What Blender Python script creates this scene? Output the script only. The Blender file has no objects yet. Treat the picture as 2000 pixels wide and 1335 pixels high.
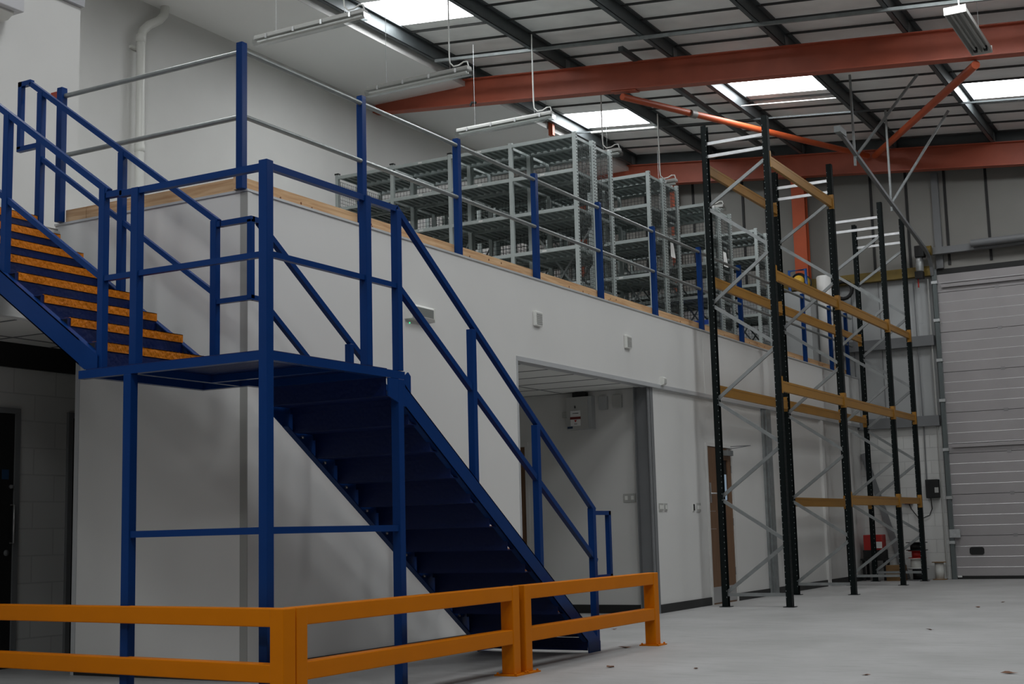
import bpy, bmesh, math, random
from mathutils import Vector, Matrix
random.seed(7)
S = bpy.context.scene
COL = S.collection
PI = math.pi

# ------------------------------------------------------------------ camera
cam_d = bpy.data.cameras.new('camera')
cam = bpy.data.objects.new('camera', cam_d)
COL.objects.link(cam)
YAW, PITCH, ROLL, FPX = 0.510167901, 0.137672667, -0.0258459432, 2665.36386
fw = Vector((-math.sin(YAW) * math.cos(PITCH), math.cos(YAW) * math.cos(PITCH), math.sin(PITCH)))
rt = Vector((math.cos(YAW), math.sin(YAW), 0))
up = rt.cross(fw)
r2 = math.cos(ROLL) * rt + math.sin(ROLL) * up
u2 = -math.sin(ROLL) * rt + math.cos(ROLL) * up
cam.matrix_world = Matrix(((r2.x, u2.x, -fw.x, 6.48), (r2.y, u2.y, -fw.y, -7.635), (r2.z, u2.z, -fw.z, 1.0), (0, 0, 0, 1)))
cam_d.sensor_width = 36
cam_d.lens = FPX / 2000 * 36
cam_d.clip_start = 0.05
cam_d.clip_end = 200
S.camera = cam

# ------------------------------------------------------------------ light and exposure
ROOFLIGHT = 30.0
wd = bpy.data.worlds.new('overcast')
S.world = wd
wd.use_nodes = True
bg = wd.node_tree.nodes['Background']
bg.inputs[0].default_value = (0.80, 0.88, 1.0, 1)
bg.inputs[1].default_value = 1.0
S.view_settings.view_transform = 'Standard'
S.view_settings.look = 'None'
S.view_settings.gamma = 1
S.view_settings.use_curve_mapping = False
S.view_settings.exposure = -0.92
S.cycles.max_bounces = 8
S.cycles.diffuse_bounces = 6
S.cycles.glossy_bounces = 4
S.cycles.transmission_bounces = 6
S.cycles.sample_clamp_indirect = 6
S.cycles.use_denoising = True
S.cycles.use_light_tree = True

# ------------------------------------------------------------------ materials
def lin(c):
    c /= 255.0
    return c / 12.92 if c <= .04045 else ((c + .055) / 1.055) ** 2.4

def mat(name, col, rough=.6, metal=0., var=0., scale=6., bump=0., bscale=40., spec=.5, stretch=None):
    m = bpy.data.materials.new(name)
    m.use_nodes = True
    nt = m.node_tree
    b = nt.nodes['Principled BSDF']
    b.inputs['Base Color'].default_value = (*col, 1)
    b.inputs['Roughness'].default_value = rough
    b.inputs['Metallic'].default_value = metal
    b.inputs['Specular IOR Level'].default_value = spec
    tc = nt.nodes.new('ShaderNodeTexCoord')
    src = tc.outputs['Object']
    if stretch:
        mp = nt.nodes.new('ShaderNodeMapping')
        mp.inputs['Scale'].default_value = stretch
        nt.links.new(src, mp.inputs[0])
        src = mp.outputs[0]
    if var:
        n = nt.nodes.new('ShaderNodeTexNoise')
        n.inputs['Scale'].default_value = scale
        n.inputs['Detail'].default_value = 6
        nt.links.new(src, n.inputs['Vector'])
        r = nt.nodes.new('ShaderNodeValToRGB')
        lo = [max(0, c * (1 - var)) for c in col]
        hi = [min(1, c * (1 + var)) for c in col]
        r.color_ramp.elements[0].position = .3
        r.color_ramp.elements[1].position = .7
        r.color_ramp.elements[0].color = (*lo, 1)
        r.color_ramp.elements[1].color = (*hi, 1)
        nt.links.new(n.outputs['Fac'], r.inputs[0])
        nt.links.new(r.outputs[0], b.inputs['Base Color'])
    if bump:
        n2 = nt.nodes.new('ShaderNodeTexNoise')
        n2.inputs['Scale'].default_value = bscale
        n2.inputs['Detail'].default_value = 3
        nt.links.new(src, n2.inputs['Vector'])
        bp = nt.nodes.new('ShaderNodeBump')
        bp.inputs['Strength'].default_value = bump
        bp.inputs['Distance'].default_value = .01
        nt.links.new(n2.outputs['Fac'], bp.inputs['Height'])
        nt.links.new(bp.outputs[0], b.inputs['Normal'])
    return m

M_WHITE = mat('white wall paint', (.64, .635, .615), .65, var=.03, scale=1.5)
M_PANEL = mat('white partition panel', (.70, .695, .675), .45, var=.02, scale=1.2)
M_SOFF = mat('white soffit board', (.90, .895, .88), .6)
M_CORNER = mat('grey corner angle', (.33, .33, .31), .5)
M_EDGE = mat('pale aluminium edge', (.55, .56, .57), .4, .3)
M_SKIRT = mat('black skirting', (.012, .012, .012), .5)
M_BLUE = mat('blue gloss paint', (.0055, .034, .148), .27, var=.06, scale=3, spec=.11)
M_YEL = mat('orange yellow powder coat', (.60, .172, .0015), .42, var=.03, scale=4, spec=.09)
M_RACKY = mat('orange rack beam paint', (.335, .158, .016), .45, var=.05, scale=4)
M_GALV = mat('galvanised steel', (.56, .58, .58), .38, .7, var=.12, scale=14)
M_BRACE = mat('dull zinc brace', (.29, .305, .305), .42, .6, var=.1, scale=10)
M_GALVL = mat('bright zinc strip', (.72, .73, .74), .34, .7, var=.08, scale=14)
M_GALVD = mat('dull galvanised steel', (.27, .29, .29), .5, .5, var=.15, scale=10)
M_PIPE = mat('galvanised pipe', (.27, .29, .285), .34, .6, var=.1, scale=12)
M_SHELFU = mat('pale grey shelf paint', (.43, .475, .465), .45, .2, var=.04, scale=6)
M_SHELF = mat('zinc shelf plate', (.34, .38, .37), .42, .3, var=.1, scale=9)
M_OX = mat('red oxide steel', (.40, .088, .045), .5, var=.12, scale=3, bump=.1)
M_OXB = mat('orange primer steel', (.50, .085, .022), .5, var=.08, scale=3)
M_PURLIN = mat('dark galvanised purlin', (.095, .108, .112), .5, .35, var=.1, scale=5)
M_ROOF = mat('grey white roof liner', (.90, .89, .87), .5, .0, var=.08, scale=2.2)
M_SEAM = mat('dark roof seam', (.05, .05, .05), .7)
M_BLACK = mat('black steel upright', (.006, .009, .009), .5, spec=.1)
M_HOLE = mat('light through punched slot', (.22, .25, .25), .5, .1)  # pale tone stands for background light showing through the holes
M_SLOT = mat('dark punched slot', (.03, .035, .035), .7)
M_DARK = mat('matt black', (.008, .008, .008), .6)
M_GREYP = mat('grey painted steel', (.17, .175, .18), .5, var=.05, scale=3)
M_LINER = mat('pale cladding liner', (.235, .228, .21), .55, var=.05, scale=1.2)
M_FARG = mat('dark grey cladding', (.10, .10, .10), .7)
M_LINERW = mat('whiter cladding liner', (.39, .40, .40), .5, var=.05, scale=1.2)
M_OCHRE = mat('ochre rail', (.16, .105, .012), .55, var=.2, scale=5)
M_GRID = mat('ceiling grid', (.80, .80, .77), .7)
M_PLASTIC = mat('white plastic', (.72, .72, .68), .35)
M_HEAT = mat('off white heater case', (.52, .515, .53), .45)
M_PLASTG = mat('grey plastic', (.42, .42, .40), .45)
M_CABLE = mat('white cable', (.75, .75, .72), .4)
M_RED = mat('red plastic', (.42, .02, .015), .45)
M_REDBOX = mat('red painted steel', (.30, .035, .012), .5)
M_CARD = mat('brown cardboard', (.22, .125, .05), .8, var=.1, scale=6)
M_PAPER = mat('white paper', (.75, .75, .73), .8)
M_BLUEP = mat('blue plastic', (.03, .10, .52), .4)
M_TEAL = mat('mid blue plastic', (.012, .07, .26), .4)
M_YELP = mat('yellow plastic', (.65, .38, .02), .45)
M_LEAF = mat('dry leaf', (.16, .07, .035), .8)
M_RUBBER = mat('black rubber', (.006, .006, .006), .55)
M_DOORP = mat('silver door panel', (.36, .34, .342), .45, .2, bump=.22, bscale=130, var=.03, scale=3)
M_DOORL = mat('door lip catch light', (.66, .65, .65), .35, .2)  # paler than the panel: catch light on the bevels put into the colour
M_GUIDE = mat('dark zinc guide', (.13, .15, .15), .45, .4)
M_HINGE = mat('door hinge plate', (.27, .265, .265), .45, .3)
M_INOX = mat('stainless steel', (.55, .55, .55), .3, .9)

def wood(name, c1, c2, scale, dirs):
    m = bpy.data.materials.new(name)
    m.use_nodes = True
    nt = m.node_tree
    b = nt.nodes['Principled BSDF']
    b.inputs['Roughness'].default_value = .6
    tc = nt.nodes.new('ShaderNodeTexCoord')
    mp = nt.nodes.new('ShaderNodeMapping')
    mp.inputs['Scale'].default_value = dirs
    n = nt.nodes.new('ShaderNodeTexNoise')
    n.inputs['Scale'].default_value = scale
    n.inputs['Detail'].default_value = 5
    n.inputs['Distortion'].default_value = .6
    r = nt.nodes.new('ShaderNodeValToRGB')
    r.color_ramp.elements[0].position = .33
    r.color_ramp.elements[1].position = .66
    r.color_ramp.elements[0].color = (*c1, 1)
    r.color_ramp.elements[1].color = (*c2, 1)
    nt.links.new(tc.outputs['Object'], mp.inputs[0])
    nt.links.new(mp.outputs[0], n.inputs['Vector'])
    nt.links.new(n.outputs['Fac'], r.inputs[0])
    nt.links.new(r.outputs[0], b.inputs['Base Color'])
    return m

M_PINEY = wood('pine along y', (.50, .27, .12), (.70, .46, .25), 3.0, (14, .8, 14))
M_PINEX = wood('pine along x', (.47, .27, .13), (.66, .45, .26), 3.0, (.8, 14, 14))
M_KNOT = mat('pine knot', (.20, .07, .02), .7)
M_OAK = wood('oak veneer', (.135, .068, .032), (.185, .097, .048), 3.0, (12, 12, .6))

def blockwork():
    m = bpy.data.materials.new('painted blockwork')
    m.use_nodes = True
    nt = m.node_tree
    b = nt.nodes['Principled BSDF']
    b.inputs['Roughness'].default_value = .6
    tc = nt.nodes.new('ShaderNodeTexCoord')
    sp = nt.nodes.new('ShaderNodeSeparateXYZ')
    ad = nt.nodes.new('ShaderNodeMath')
    cb = nt.nodes.new('ShaderNodeCombineXYZ')
    br = nt.nodes.new('ShaderNodeTexBrick')
    br.inputs['Scale'].default_value = 1
    br.inputs['Brick Width'].default_value = .45
    br.inputs['Row Height'].default_value = .225
    br.inputs['Mortar Size'].default_value = .006
    br.inputs['Color1'].default_value = (.60, .60, .58, 1)
    br.inputs['Color2'].default_value = (.57, .57, .555, 1)
    br.inputs['Mortar'].default_value = (.48, .48, .47, 1)
    bp = nt.nodes.new('ShaderNodeBump')
    bp.inputs['Strength'].default_value = .5
    bp.inputs['Distance'].default_value = .01
    bp.invert = True
    L = nt.links.new
    L(tc.outputs['Object'], sp.inputs[0])
    L(sp.outputs[0], ad.inputs[0]); L(sp.outputs[1], ad.inputs[1])
    L(ad.outputs[0], cb.inputs[0]); L(sp.outputs[2], cb.inputs[1])
    L(cb.outputs[0], br.inputs['Vector'])
    L(br.outputs['Color'], b.inputs['Base Color'])
    L(br.outputs['Fac'], bp.inputs['Height'])
    L(bp.outputs[0], b.inputs['Normal'])
    return m
M_BLOCK = blockwork()

def concrete():
    m = bpy.data.materials.new('power floated concrete')
    m.use_nodes = True
    nt = m.node_tree
    b = nt.nodes['Principled BSDF']
    tc = nt.nodes.new('ShaderNodeTexCoord')
    L = nt.links.new
    n = nt.nodes.new('ShaderNodeTexNoise')
    n.inputs['Scale'].default_value = .9
    n.inputs['Detail'].default_value = 8
    n.inputs['Roughness'].default_value = .62
    r = nt.nodes.new('ShaderNodeValToRGB')
    r.color_ramp.elements[0].position = .3
    r.color_ramp.elements[1].position = .72
    r.color_ramp.elements[0].color = (.315, .315, .307, 1)
    r.color_ramp.elements[1].color = (.43, .425, .422, 1)
    L(tc.outputs['Object'], n.inputs['Vector'])
    L(n.outputs['Fac'], r.inputs[0])
    # dark scuffs and pale scratches
    mp = nt.nodes.new('ShaderNodeMapping')
    mp.inputs['Rotation'].default_value = (0, 0, .5)
    mp.inputs['Scale'].default_value = (1.2, 5, 1)
    n2 = nt.nodes.new('ShaderNodeTexNoise')
    n2.inputs['Scale'].default_value = 2.2
    n2.inputs['Detail'].default_value = 10
    n2.inputs['Roughness'].default_value = .7
    r2_ = nt.nodes.new('ShaderNodeValToRGB')
    r2_.color_ramp.elements[0].position = .52
    r2_.color_ramp.elements[1].position = .74
    mx = nt.nodes.new('ShaderNodeMixRGB')
    mx.inputs[2].default_value = (.25, .25, .24, 1)
    ml = nt.nodes.new('ShaderNodeMath'); ml.operation = 'MULTIPLY'; ml.inputs[1].default_value = .8
    L(tc.outputs['Object'], mp.inputs[0]); L(mp.outputs[0], n2.inputs['Vector'])
    L(n2.outputs['Fac'], r2_.inputs[0]); L(r2_.outputs[0], ml.inputs[0])
    L(ml.outputs[0], mx.inputs[0]); L(r.outputs[0], mx.inputs[1])
    L(mx.outputs[0], b.inputs['Base Color'])
    rr = nt.nodes.new('ShaderNodeMapRange')
    rr.inputs[3].default_value = .42; rr.inputs[4].default_value = .6
    L(n.outputs['Fac'], rr.inputs[0]); L(rr.outputs[0], b.inputs['Roughness'])
    b.inputs['Specular IOR Level'].default_value = .4
    return m
M_FLOOR = concrete()

def chequer(name, col, rough, st=.8):
    m = mat(name, col, rough)
    nt = m.node_tree
    b = nt.nodes['Principled BSDF']
    b.inputs['Specular IOR Level'].default_value = .25
    tc = nt.nodes.new('ShaderNodeTexCoord')
    mp = nt.nodes.new('ShaderNodeMapping')
    mp.inputs['Rotation'].default_value = (.6, .6, .78)
    ck = nt.nodes.new('ShaderNodeTexVoronoi')
    ck.inputs['Scale'].default_value = 34
    bp = nt.nodes.new('ShaderNodeBump')
    bp.inputs['Strength'].default_value = st
    bp.inputs['Distance'].default_value = .006
    bp.invert = True
    L = nt.links.new
    L(tc.outputs['Object'], mp.inputs[0]); L(mp.outputs[0], ck.inputs['Vector'])
    L(ck.outputs['Distance'], bp.inputs['Height']); L(bp.outputs[0], b.inputs['Normal'])
    return m
M_NOSE = chequer('orange chequer nosing', (.62, .185, .004), .45)
M_TREAD = chequer('blue chequer plate', (.003, .014, .085), .45, .3)

def emit(name, col, s):
    m = bpy.data.materials.new(name)
    m.use_nodes = True
    nt = m.node_tree
    nt.nodes.remove(nt.nodes['Principled BSDF'])
    e = nt.nodes.new('ShaderNodeEmission')
    e.inputs[0].default_value = (*col, 1)
    e.inputs[1].default_value = s
    nt.links.new(e.outputs[0], nt.nodes['Material Output'].inputs[0])
    return m
M_SKYL = emit('daylit translucent rooflight', (.95, .98, 1.0), ROOFLIGHT)
M_LED = emit('green indicator', (.05, 1.0, .35), 3.0)
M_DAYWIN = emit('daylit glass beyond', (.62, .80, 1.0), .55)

def clear():
    m = bpy.data.materials.new('clear polycarbonate')
    m.use_nodes = True
    nt = m.node_tree
    nt.nodes.remove(nt.nodes['Principled BSDF'])
    tr = nt.nodes.new('ShaderNodeBsdfTransparent'); tr.inputs[0].default_value = (.90, .91, .91, 1)
    gl = nt.nodes.new('ShaderNodeBsdfGlossy'); gl.inputs['Roughness'].default_value = .12
    fr = nt.nodes.new('ShaderNodeLayerWeight'); fr.inputs[0].default_value = .22
    mx = nt.nodes.new('ShaderNodeMixShader')
    nt.links.new(fr.outputs['Facing'], mx.inputs[0]); nt.links.new(tr.outputs[0], mx.inputs[1]); nt.links.new(gl.outputs[0], mx.inputs[2])
    nt.links.new(mx.outputs[0], nt.nodes['Material Output'].inputs[0])
    return m
M_CLEAR = clear()

def mesh_screen():
    return mat('wire mesh', (.06, .065, .065), .5, .3)
M_WIRE = mesh_screen()

# ------------------------------------------------------------------ mesh collector
class MB:
    def __init__(s):
        s.v = []; s.f = []; s.m = []; s.sm = []; s.mats = []
    def mi(s, m):
        if m is None: return 0
        if m not in s.mats: s.mats.append(m)
        return s.mats.index(m)
    def add(s, vs, fs, m=None, smooth=False):
        o = len(s.v); k = s.mi(m)
        s.v += [tuple(v) for v in vs]
        for f in fs:
            s.f.append(tuple(i + o for i in f)); s.m.append(k); s.sm.append(smooth)
        return s
    def hexa(s, c, m=None):
        return s.add(c, [(0, 3, 2, 1), (4, 5, 6, 7), (0, 1, 5, 4), (1, 2, 6, 5), (2, 3, 7, 6), (3, 0, 4, 7)], m)
    def box(s, x0, x1, y0, y1, z0, z1, m=None):
        return s.hexa([(x0, y0, z0), (x1, y0, z0), (x1, y1, z0), (x0, y1, z0), (x0, y0, z1), (x1, y0, z1), (x1, y1, z1), (x0, y1, z1)], m)
    def bar(s, p, q, w, h, upv=(0, 0, 1), m=None):
        """rectangular section w (sideways) x h (along upv) from p to q"""
        p = Vector(p); q = Vector(q); d = (q - p).normalized(); u = Vector(upv)
        if abs(d.dot(u)) > .99: u = Vector((0, 1, 0))
        sd = d.cross(u).normalized(); u = sd.cross(d).normalized()
        a = sd * w / 2; b = u * h / 2
        return s.hexa([p - a - b, p + a - b, q + a - b, q - a - b, p - a + b, p + a + b, q + a + b, q - a + b], m)
    def tube(s, pts, r, n=12, m=None, cap=True):
        pts = [Vector(p) for p in pts]
        rings = []
        u = None
        for i, p in enumerate(pts):
            d = ((pts[min(i + 1, len(pts) - 1)] - pts[max(i - 1, 0)])).normalized()
            if u is None:
                u = Vector((0, 0, 1)) if abs(d.z) < .9 else Vector((1, 0, 0))
            a = d.cross(u).normalized(); u = a.cross(d).normalized()
            rr = r[i] if isinstance(r, (list, tuple)) else r
            rings.append([p + (a * math.cos(2 * PI * k / n) + u * math.sin(2 * PI * k / n)) * rr for k in range(n)])
        vs = [v for R in rings for v in R]
        fs = []
        for i in range(len(pts) - 1):
            for k in range(n):
                fs.append((i * n + k, i * n + (k + 1) % n, (i + 1) * n + (k + 1) % n, (i + 1) * n + k))
        s.add(vs, fs, m, True)
        if cap:
            s.add(rings[0], [tuple(range(n - 1, -1, -1))], m); s.add(rings[-1], [tuple(range(n))], m)
        return s
    def lathe(s, base, prof, n=20, m=None, axis=(0, 0, 1)):
        ax = Vector(axis).normalized()
        pts = [Vector(base) + ax * z for r, z in prof]
        a = ax.orthogonal().normalized(); b = ax.cross(a)
        vs = [p + (a * math.cos(2 * PI * k / n) + b * math.sin(2 * PI * k / n)) * r for p, (r, z) in zip(pts, prof) for k in range(n)]
        fs = [(i * n + k, i * n + (k + 1) % n, (i + 1) * n + (k + 1) % n, (i + 1) * n + k) for i in range(len(prof) - 1) for k in range(n)]
        fs += [tuple(range(n - 1, -1, -1)), tuple((len(prof) - 1) * n + k for k in range(n))]
        return s.add(vs, fs, m, True)
    def prism(s, poly, y0, y1, ax='y', m=None):
        """poly of 2-D points extruded along an axis: 'y' -> (x,z), 'x' -> (y,z), 'z' -> (x,y)"""
        f = {'y': lambda a, b, t: (a, t, b), 'x': lambda a, b, t: (t, a, b), 'z': lambda a, b, t: (a, b, t)}[ax]
        n = len(poly)
        vs = [f(a, b, y0) for a, b in poly] + [f(a, b, y1) for a, b in poly]
        fs = [tuple(range(n)), tuple(range(2 * n - 1, n - 1, -1))] + [(i, i + n, (i + 1) % n + n, (i + 1) % n) for i in range(n)]
        return s.add(vs, fs, m)
    def grid(s, x0, x1, y0, y1, z0, z1, step, r, m=None):
        """wire mesh in the plane spanned by the two non-equal spans"""
        if x0 == x1:
            k = int(round((y1 - y0) / step))
            for i in range(k + 1):
                y = y0 + (y1 - y0) * i / k; s.box(x0 - r, x0 + r, y - r, y + r, z0, z1, m)
            k = int(round((z1 - z0) / step))
            for i in range(k + 1):
                z = z0 + (z1 - z0) * i / k; s.box(x0 - r, x0 + r, y0, y1, z - r, z + r, m)
        else:
            k = int(round((x1 - x0) / step))
            for i in range(k + 1):
                x = x0 + (x1 - x0) * i / k; s.box(x - r, x + r, y0 - r, y0 + r, z0, z1, m)
            k = int(round((z1 - z0) / step))
            for i in range(k + 1):
                z = z0 + (z1 - z0) * i / k; s.box(x0, x1, y0 - r, y0 + r, z - r, z + r, m)
        return s

ORG = {}
def origin(o):
    t = Vector((0, 0, 0))
    while o is not None:
        t = t + ORG.get(o.name, Vector((0, 0, 0))); o = o.parent
    return t

def tag(o, label=None, cat=None, group=None, kind=None):
    if label: o['label'] = label
    if cat: o['category'] = cat
    if group: o['group'] = group
    if kind: o['kind'] = kind
    return o

def obj(name, mb, m=None, parent=None, loc=None, bevel=0):
    """one mesh object from world coordinates in mb"""
    me = bpy.data.meshes.new(name)
    loc = Vector(loc) if loc is not None else Vector((0, 0, 0))
    off = (origin(parent) if parent is not None else Vector((0, 0, 0))) + loc
    me.from_pydata([(x - off.x, y - off.y, z - off.z) for x, y, z in mb.v], [], mb.f)
    mats = mb.mats if mb.mats else [m]
    for x in mats: me.materials.append(x)
    me.polygons.foreach_set('material_index', mb.m)
    me.polygons.foreach_set('use_smooth', mb.sm)
    bm = bmesh.new(); bm.from_mesh(me)
    if bevel:
        bmesh.ops.bevel(bm, geom=[e for e in bm.edges if len(e.link_faces) == 2 and e.calc_face_angle(0) > .6], offset=bevel, segments=2, affect='EDGES', profile=.5)
    bmesh.ops.recalc_face_normals(bm, faces=bm.faces[:])
    bm.to_mesh(me); bm.free()
    o = bpy.data.objects.new(name, me)
    COL.objects.link(o)
    o.location = loc
    if parent is not None: o.parent = parent
    ORG[o.name] = loc
    return o

def thing(name, label, cat, loc, group=None):
    o = bpy.data.objects.new(name, None)
    o.empty_display_size = .1
    COL.objects.link(o)
    o.location = loc
    ORG[o.name] = Vector(loc)
    return tag(o, label, cat, group)

def struct(name, mb, m=None, parent=None):
    o = obj(name, mb, m, parent)
    if parent is None: o['kind'] = 'structure'
    return o

def dup(o, delta, label=None, parent=None):
    c = o.copy(); COL.objects.link(c)
    if parent is not None: c.parent = parent
    else: c.location = Vector(o.location) + Vector(delta)
    ORG[c.name] = Vector(c.location)
    if label: c['label'] = label
    for ch in list(o.children): dup(ch, (0, 0, 0), None, c)
    return c

def box(*a): return MB().box(*a)

# ------------------------------------------------------------------ geometry constants
def zb(x): return 7.2 - .097 * x          # underside of the rafters
PURX = [-5.67, -4.0, -2.35, -.62, 1.03, 2.7, 4.37, 6.04, 7.71, 9.38, 11.05, 12.72]
YS, YN, XE, XW = -16.0, 16.6, 12.6, -5.85
HT = 3.55                                  # coping of the mezzanine
FL = 3.51                                  # mezzanine floor

# ------------------------------------------------------------------ large structure
struct('floor', box(XW, XE, YS, YN, -.2, 0), M_FLOOR)
m = MB()
m.box(XW, -.06, .06, YN, FL - .16, FL)
m.box(-2.7, -1.97, YS, .06, FL - .16, FL)
struct('floor.001', m, mat('grey mezzanine deck', (.30, .29, .27), .7, var=.1))
struct('wall_west', box(XW - .2, XW, YS, YN, 0, 8.9), M_WHITE)
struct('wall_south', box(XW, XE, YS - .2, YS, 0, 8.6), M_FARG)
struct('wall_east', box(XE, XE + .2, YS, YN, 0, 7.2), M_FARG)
# office block on the left: blockwork below, white lining above
struct('wall_southwest', box(-2.9, -2.7, YS, 7.42, 0, FL - .16), M_BLOCK)
m = MB()
m.box(-2.9, -2.7, YS, .87, FL, 5.83)
struct('wall_northwest', m, M_WHITE)
struct('trim_1', box(-2.92, -2.66, YS, .885, 5.83, 5.90), mat('grey capping', (.40, .40, .42), .5))
# long face of the mezzanine: fascia, piece left of the opening, partition right of it
m = MB()
m.box(-.12, 0, 0, YN, 2.68, HT)
m.box(-.12, 0, 0, 4.02, 0, 2.68)
struct('wall_mezzanine_east', m, M_PANEL)
m = MB()
m.box(-.15, -.04, 7.42, 9.06, 0, 2.68)
m.box(-.15, -.04, 10.02, YN, 0, 2.68)
m.box(-.15, -.04, 9.06, 10.02, 2.08, 2.68)
struct('wall_partition_east', m, M_PANEL)
m = MB()
m.box(-2.0, -.12, 0, .12, 2.68, HT)
m.box(-1.69, -.12, 0, .12, 0, 2.68)
struct('wall_mezzanine_south', m, M_PANEL)
struct('wall_stairhead', box(-2.05, -1.95, YS, 0, 2.67, FL - .02), M_PANEL)
struct('wall_room_west', box(-1.69, -1.6, .12, 3.9, 0, 2.68), M_PANEL)
struct('wall_lobby_south', box(-2.7, -.12, 3.9, 4.02, 0, 2.68), M_PANEL)
m = MB()
m.box(-1.74, -.19, 7.40, 7.5, 0, 2.68)
m.box(-2.7, -1.74, 7.40, 7.5, 2.1, 2.68)
struct('wall_lobby_north', m, M_WHITE)
# suspended ceilings under the mezzanine
def tiles(x0, x1, y0, y1, z):
    mm = MB()
    mm.box(x0, x1, y0, y1, z, z + .02, M_GRID)
    y = y0 + .36
    while y < y1:
        mm.box(x0, x1, y - .012, y + .012, z - .004, z + .001, M_GREYP); y += .6
    x = x0 + .28
    while x < x1:
        mm.box(x - .012, x + .012, y0, y1, z - .004, z + .001, M_GREYP); x += 1.2
    return mm
struct('ceiling', tiles(-2.7, -.12, 4.02, 7.40, 2.675))
struct('ceiling.001', tiles(-2.7, -1.69, YS, 3.9, 2.665))
struct('trim_2', box(-2.7, -2.66, YS, 3.9, 2.46, 2.665), M_DARK)

# coping, corner and edge trims
m = MB()
m.box(-.10, .012, -.012, YN, HT - .014, HT + .004)
struct('trim_3', m, M_EDGE)
m = MB()
m.box(-2.0, -.101, -.012, .10, HT - .014, HT + .004)
struct('trim_4', m, M_EDGE)
m = MB()
m.box(-.062, .006, -.006, -.001, 0.1, HT - .015, M_CORNER); m.box(.001, .006, .0, .05, 0.1, HT - .015, M_PANEL)
struct('trim_5', m)
m = MB(); m.box(-1.73, -1.69, -.01, .13, 0, 2.68)
struct('trim_6', m, M_EDGE)
m = MB(); m.box(.001, .008, 4.02, YN, 2.664, 2.71); m.box(-.12, .0, 4.046, YN, 2.664, 2.679)
m.box(-.12, .006, 4.021, 4.045, 0, 2.663)
struct('trim_7', m, M_EDGE)
struct('trim_8', box(0, .005, 9.06, 9.17, 2.71, HT - .05), M_PANEL)
m = MB(); m.box(-.04, -.025, 7.42, 9.06, 0, .1); m.box(-.04, -.025, 10.02, YN, 0, .1)
struct('baseboard_east', m, M_SKIRT)
m = MB(); m.box(-1.69, 0, -.015, 0, 0, .1); m.box(0, .015, -.015, 4.02, 0, .1)
struct('baseboard_south', m, M_SKIRT)
struct('baseboard_north', box(-1.72, -.19, 7.385, 7.40, 0, .1), M_SKIRT)

# soffit boxing over the mezzanine
struct('trim_9', box(XW, -4.15, YS, YN, 7.92, 7.98), M_SOFF)
m = MB()
m.hexa([(-4.15, YS, 7.915), (-4.142, YS, 7.915), (-4.142, YN, 7.915), (-4.15, YN, 7.915), (-4.15, YS, 8.19), (-4.142, YS, 8.19), (-4.142, YN, 8.19), (-4.15, YN, 8.19)])
struct('trim_10', m, M_WHITE)

# roof lining with its seams; gaps are left where the rooflights sit
RL = []
for i in (1, 3, 5, 7):
    for y in ((13.05, 7.0, .95, -5.1, -11.2) if i == 1 else (12.0, 5.95, -.1, -6.15, -12.2) if i == 3 else (7.0, .95, -5.1, -11.2) if i in (7, 9) else (13.15, 7.1, 1.05, -5.0, -11.1)):
        RL.append((i, y, y + (.98 if i != 3 else .9)))
ys = [8.25 + .61 * k for k in range(-40, 14)]
ys = [YS] + [y for y in ys if YS + .05 < y < YN - .05] + [YN + .1]
m = MB()
def rz(x, d=.62): return zb(x) + d
for i in range(len(PURX) - 1):
    x0, x1 = PURX[i] if i else XW, PURX[i + 1]
    cuts = sorted((a, b) for j, a, b in RL if j == i)
    segs = []; c = YS
    for a, b in cuts:
        segs.append((c, a)); c = b
    segs.append((c, YN + .1))
    for a, b in segs:
        yy = [a] + [y for y in ys if a + .02 < y < b - .02] + [b]
        for p, q in zip(yy, yy[1:]):
            m.add([(x0, p, rz(x0)), (x1, p, rz(x1)), (x1, q, rz(x1)), (x0, q, rz(x0))], [(0, 1, 2, 3)], M_ROOF)
        for y in yy[1:-1]:
            m.hexa([(x0, y - .013, rz(x0) - .028), (x1, y - .013, rz(x1) - .028), (x1, y + .013, rz(x1) - .028), (x0, y + .013, rz(x0) - .028),
                    (x0, y - .013, rz(x0) + .002), (x1, y - .013, rz(x1) + .002), (x1, y + .013, rz(x1) + .002), (x0, y + .013, rz(x0) + .002)], M_SEAM)
struct('ceiling.002', m)
# rooflights: translucent trapezoid sheets
nw = 0
for i, a, b in RL:
    nw += 1
    x0, x1 = PURX[i] + .02, PURX[i + 1] - .02
    n = 3; w = (b - a) / n; pr = []
    for k in range(n):
        y = a + k * w
        pr += [(y, 0), (y + w * .42, 0), (y + w * .55, .08), (y + w * .87, .08)]
    pr.append((b, 0))
    mm = MB()
    for (p, dz), (q, ez) in zip(pr, pr[1:]):
        mm.add([(x0, p, rz(x0) + dz), (x1, p, rz(x1) + dz), (x1, q, rz(x1) + ez), (x0, q, rz(x0) + ez)], [(0, 1, 2, 3)], M_SKYL)
        for xx in (x0, x1):
            mm.add([(xx, p, rz(xx) - .01), (xx, q, rz(xx) - .01), (xx, q, rz(xx) + ez + .004), (xx, p, rz(xx) + dz + .004)], [(0, 1, 2, 3)], M_LINERW)
    struct('window_%d' % nw, mm)
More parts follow.
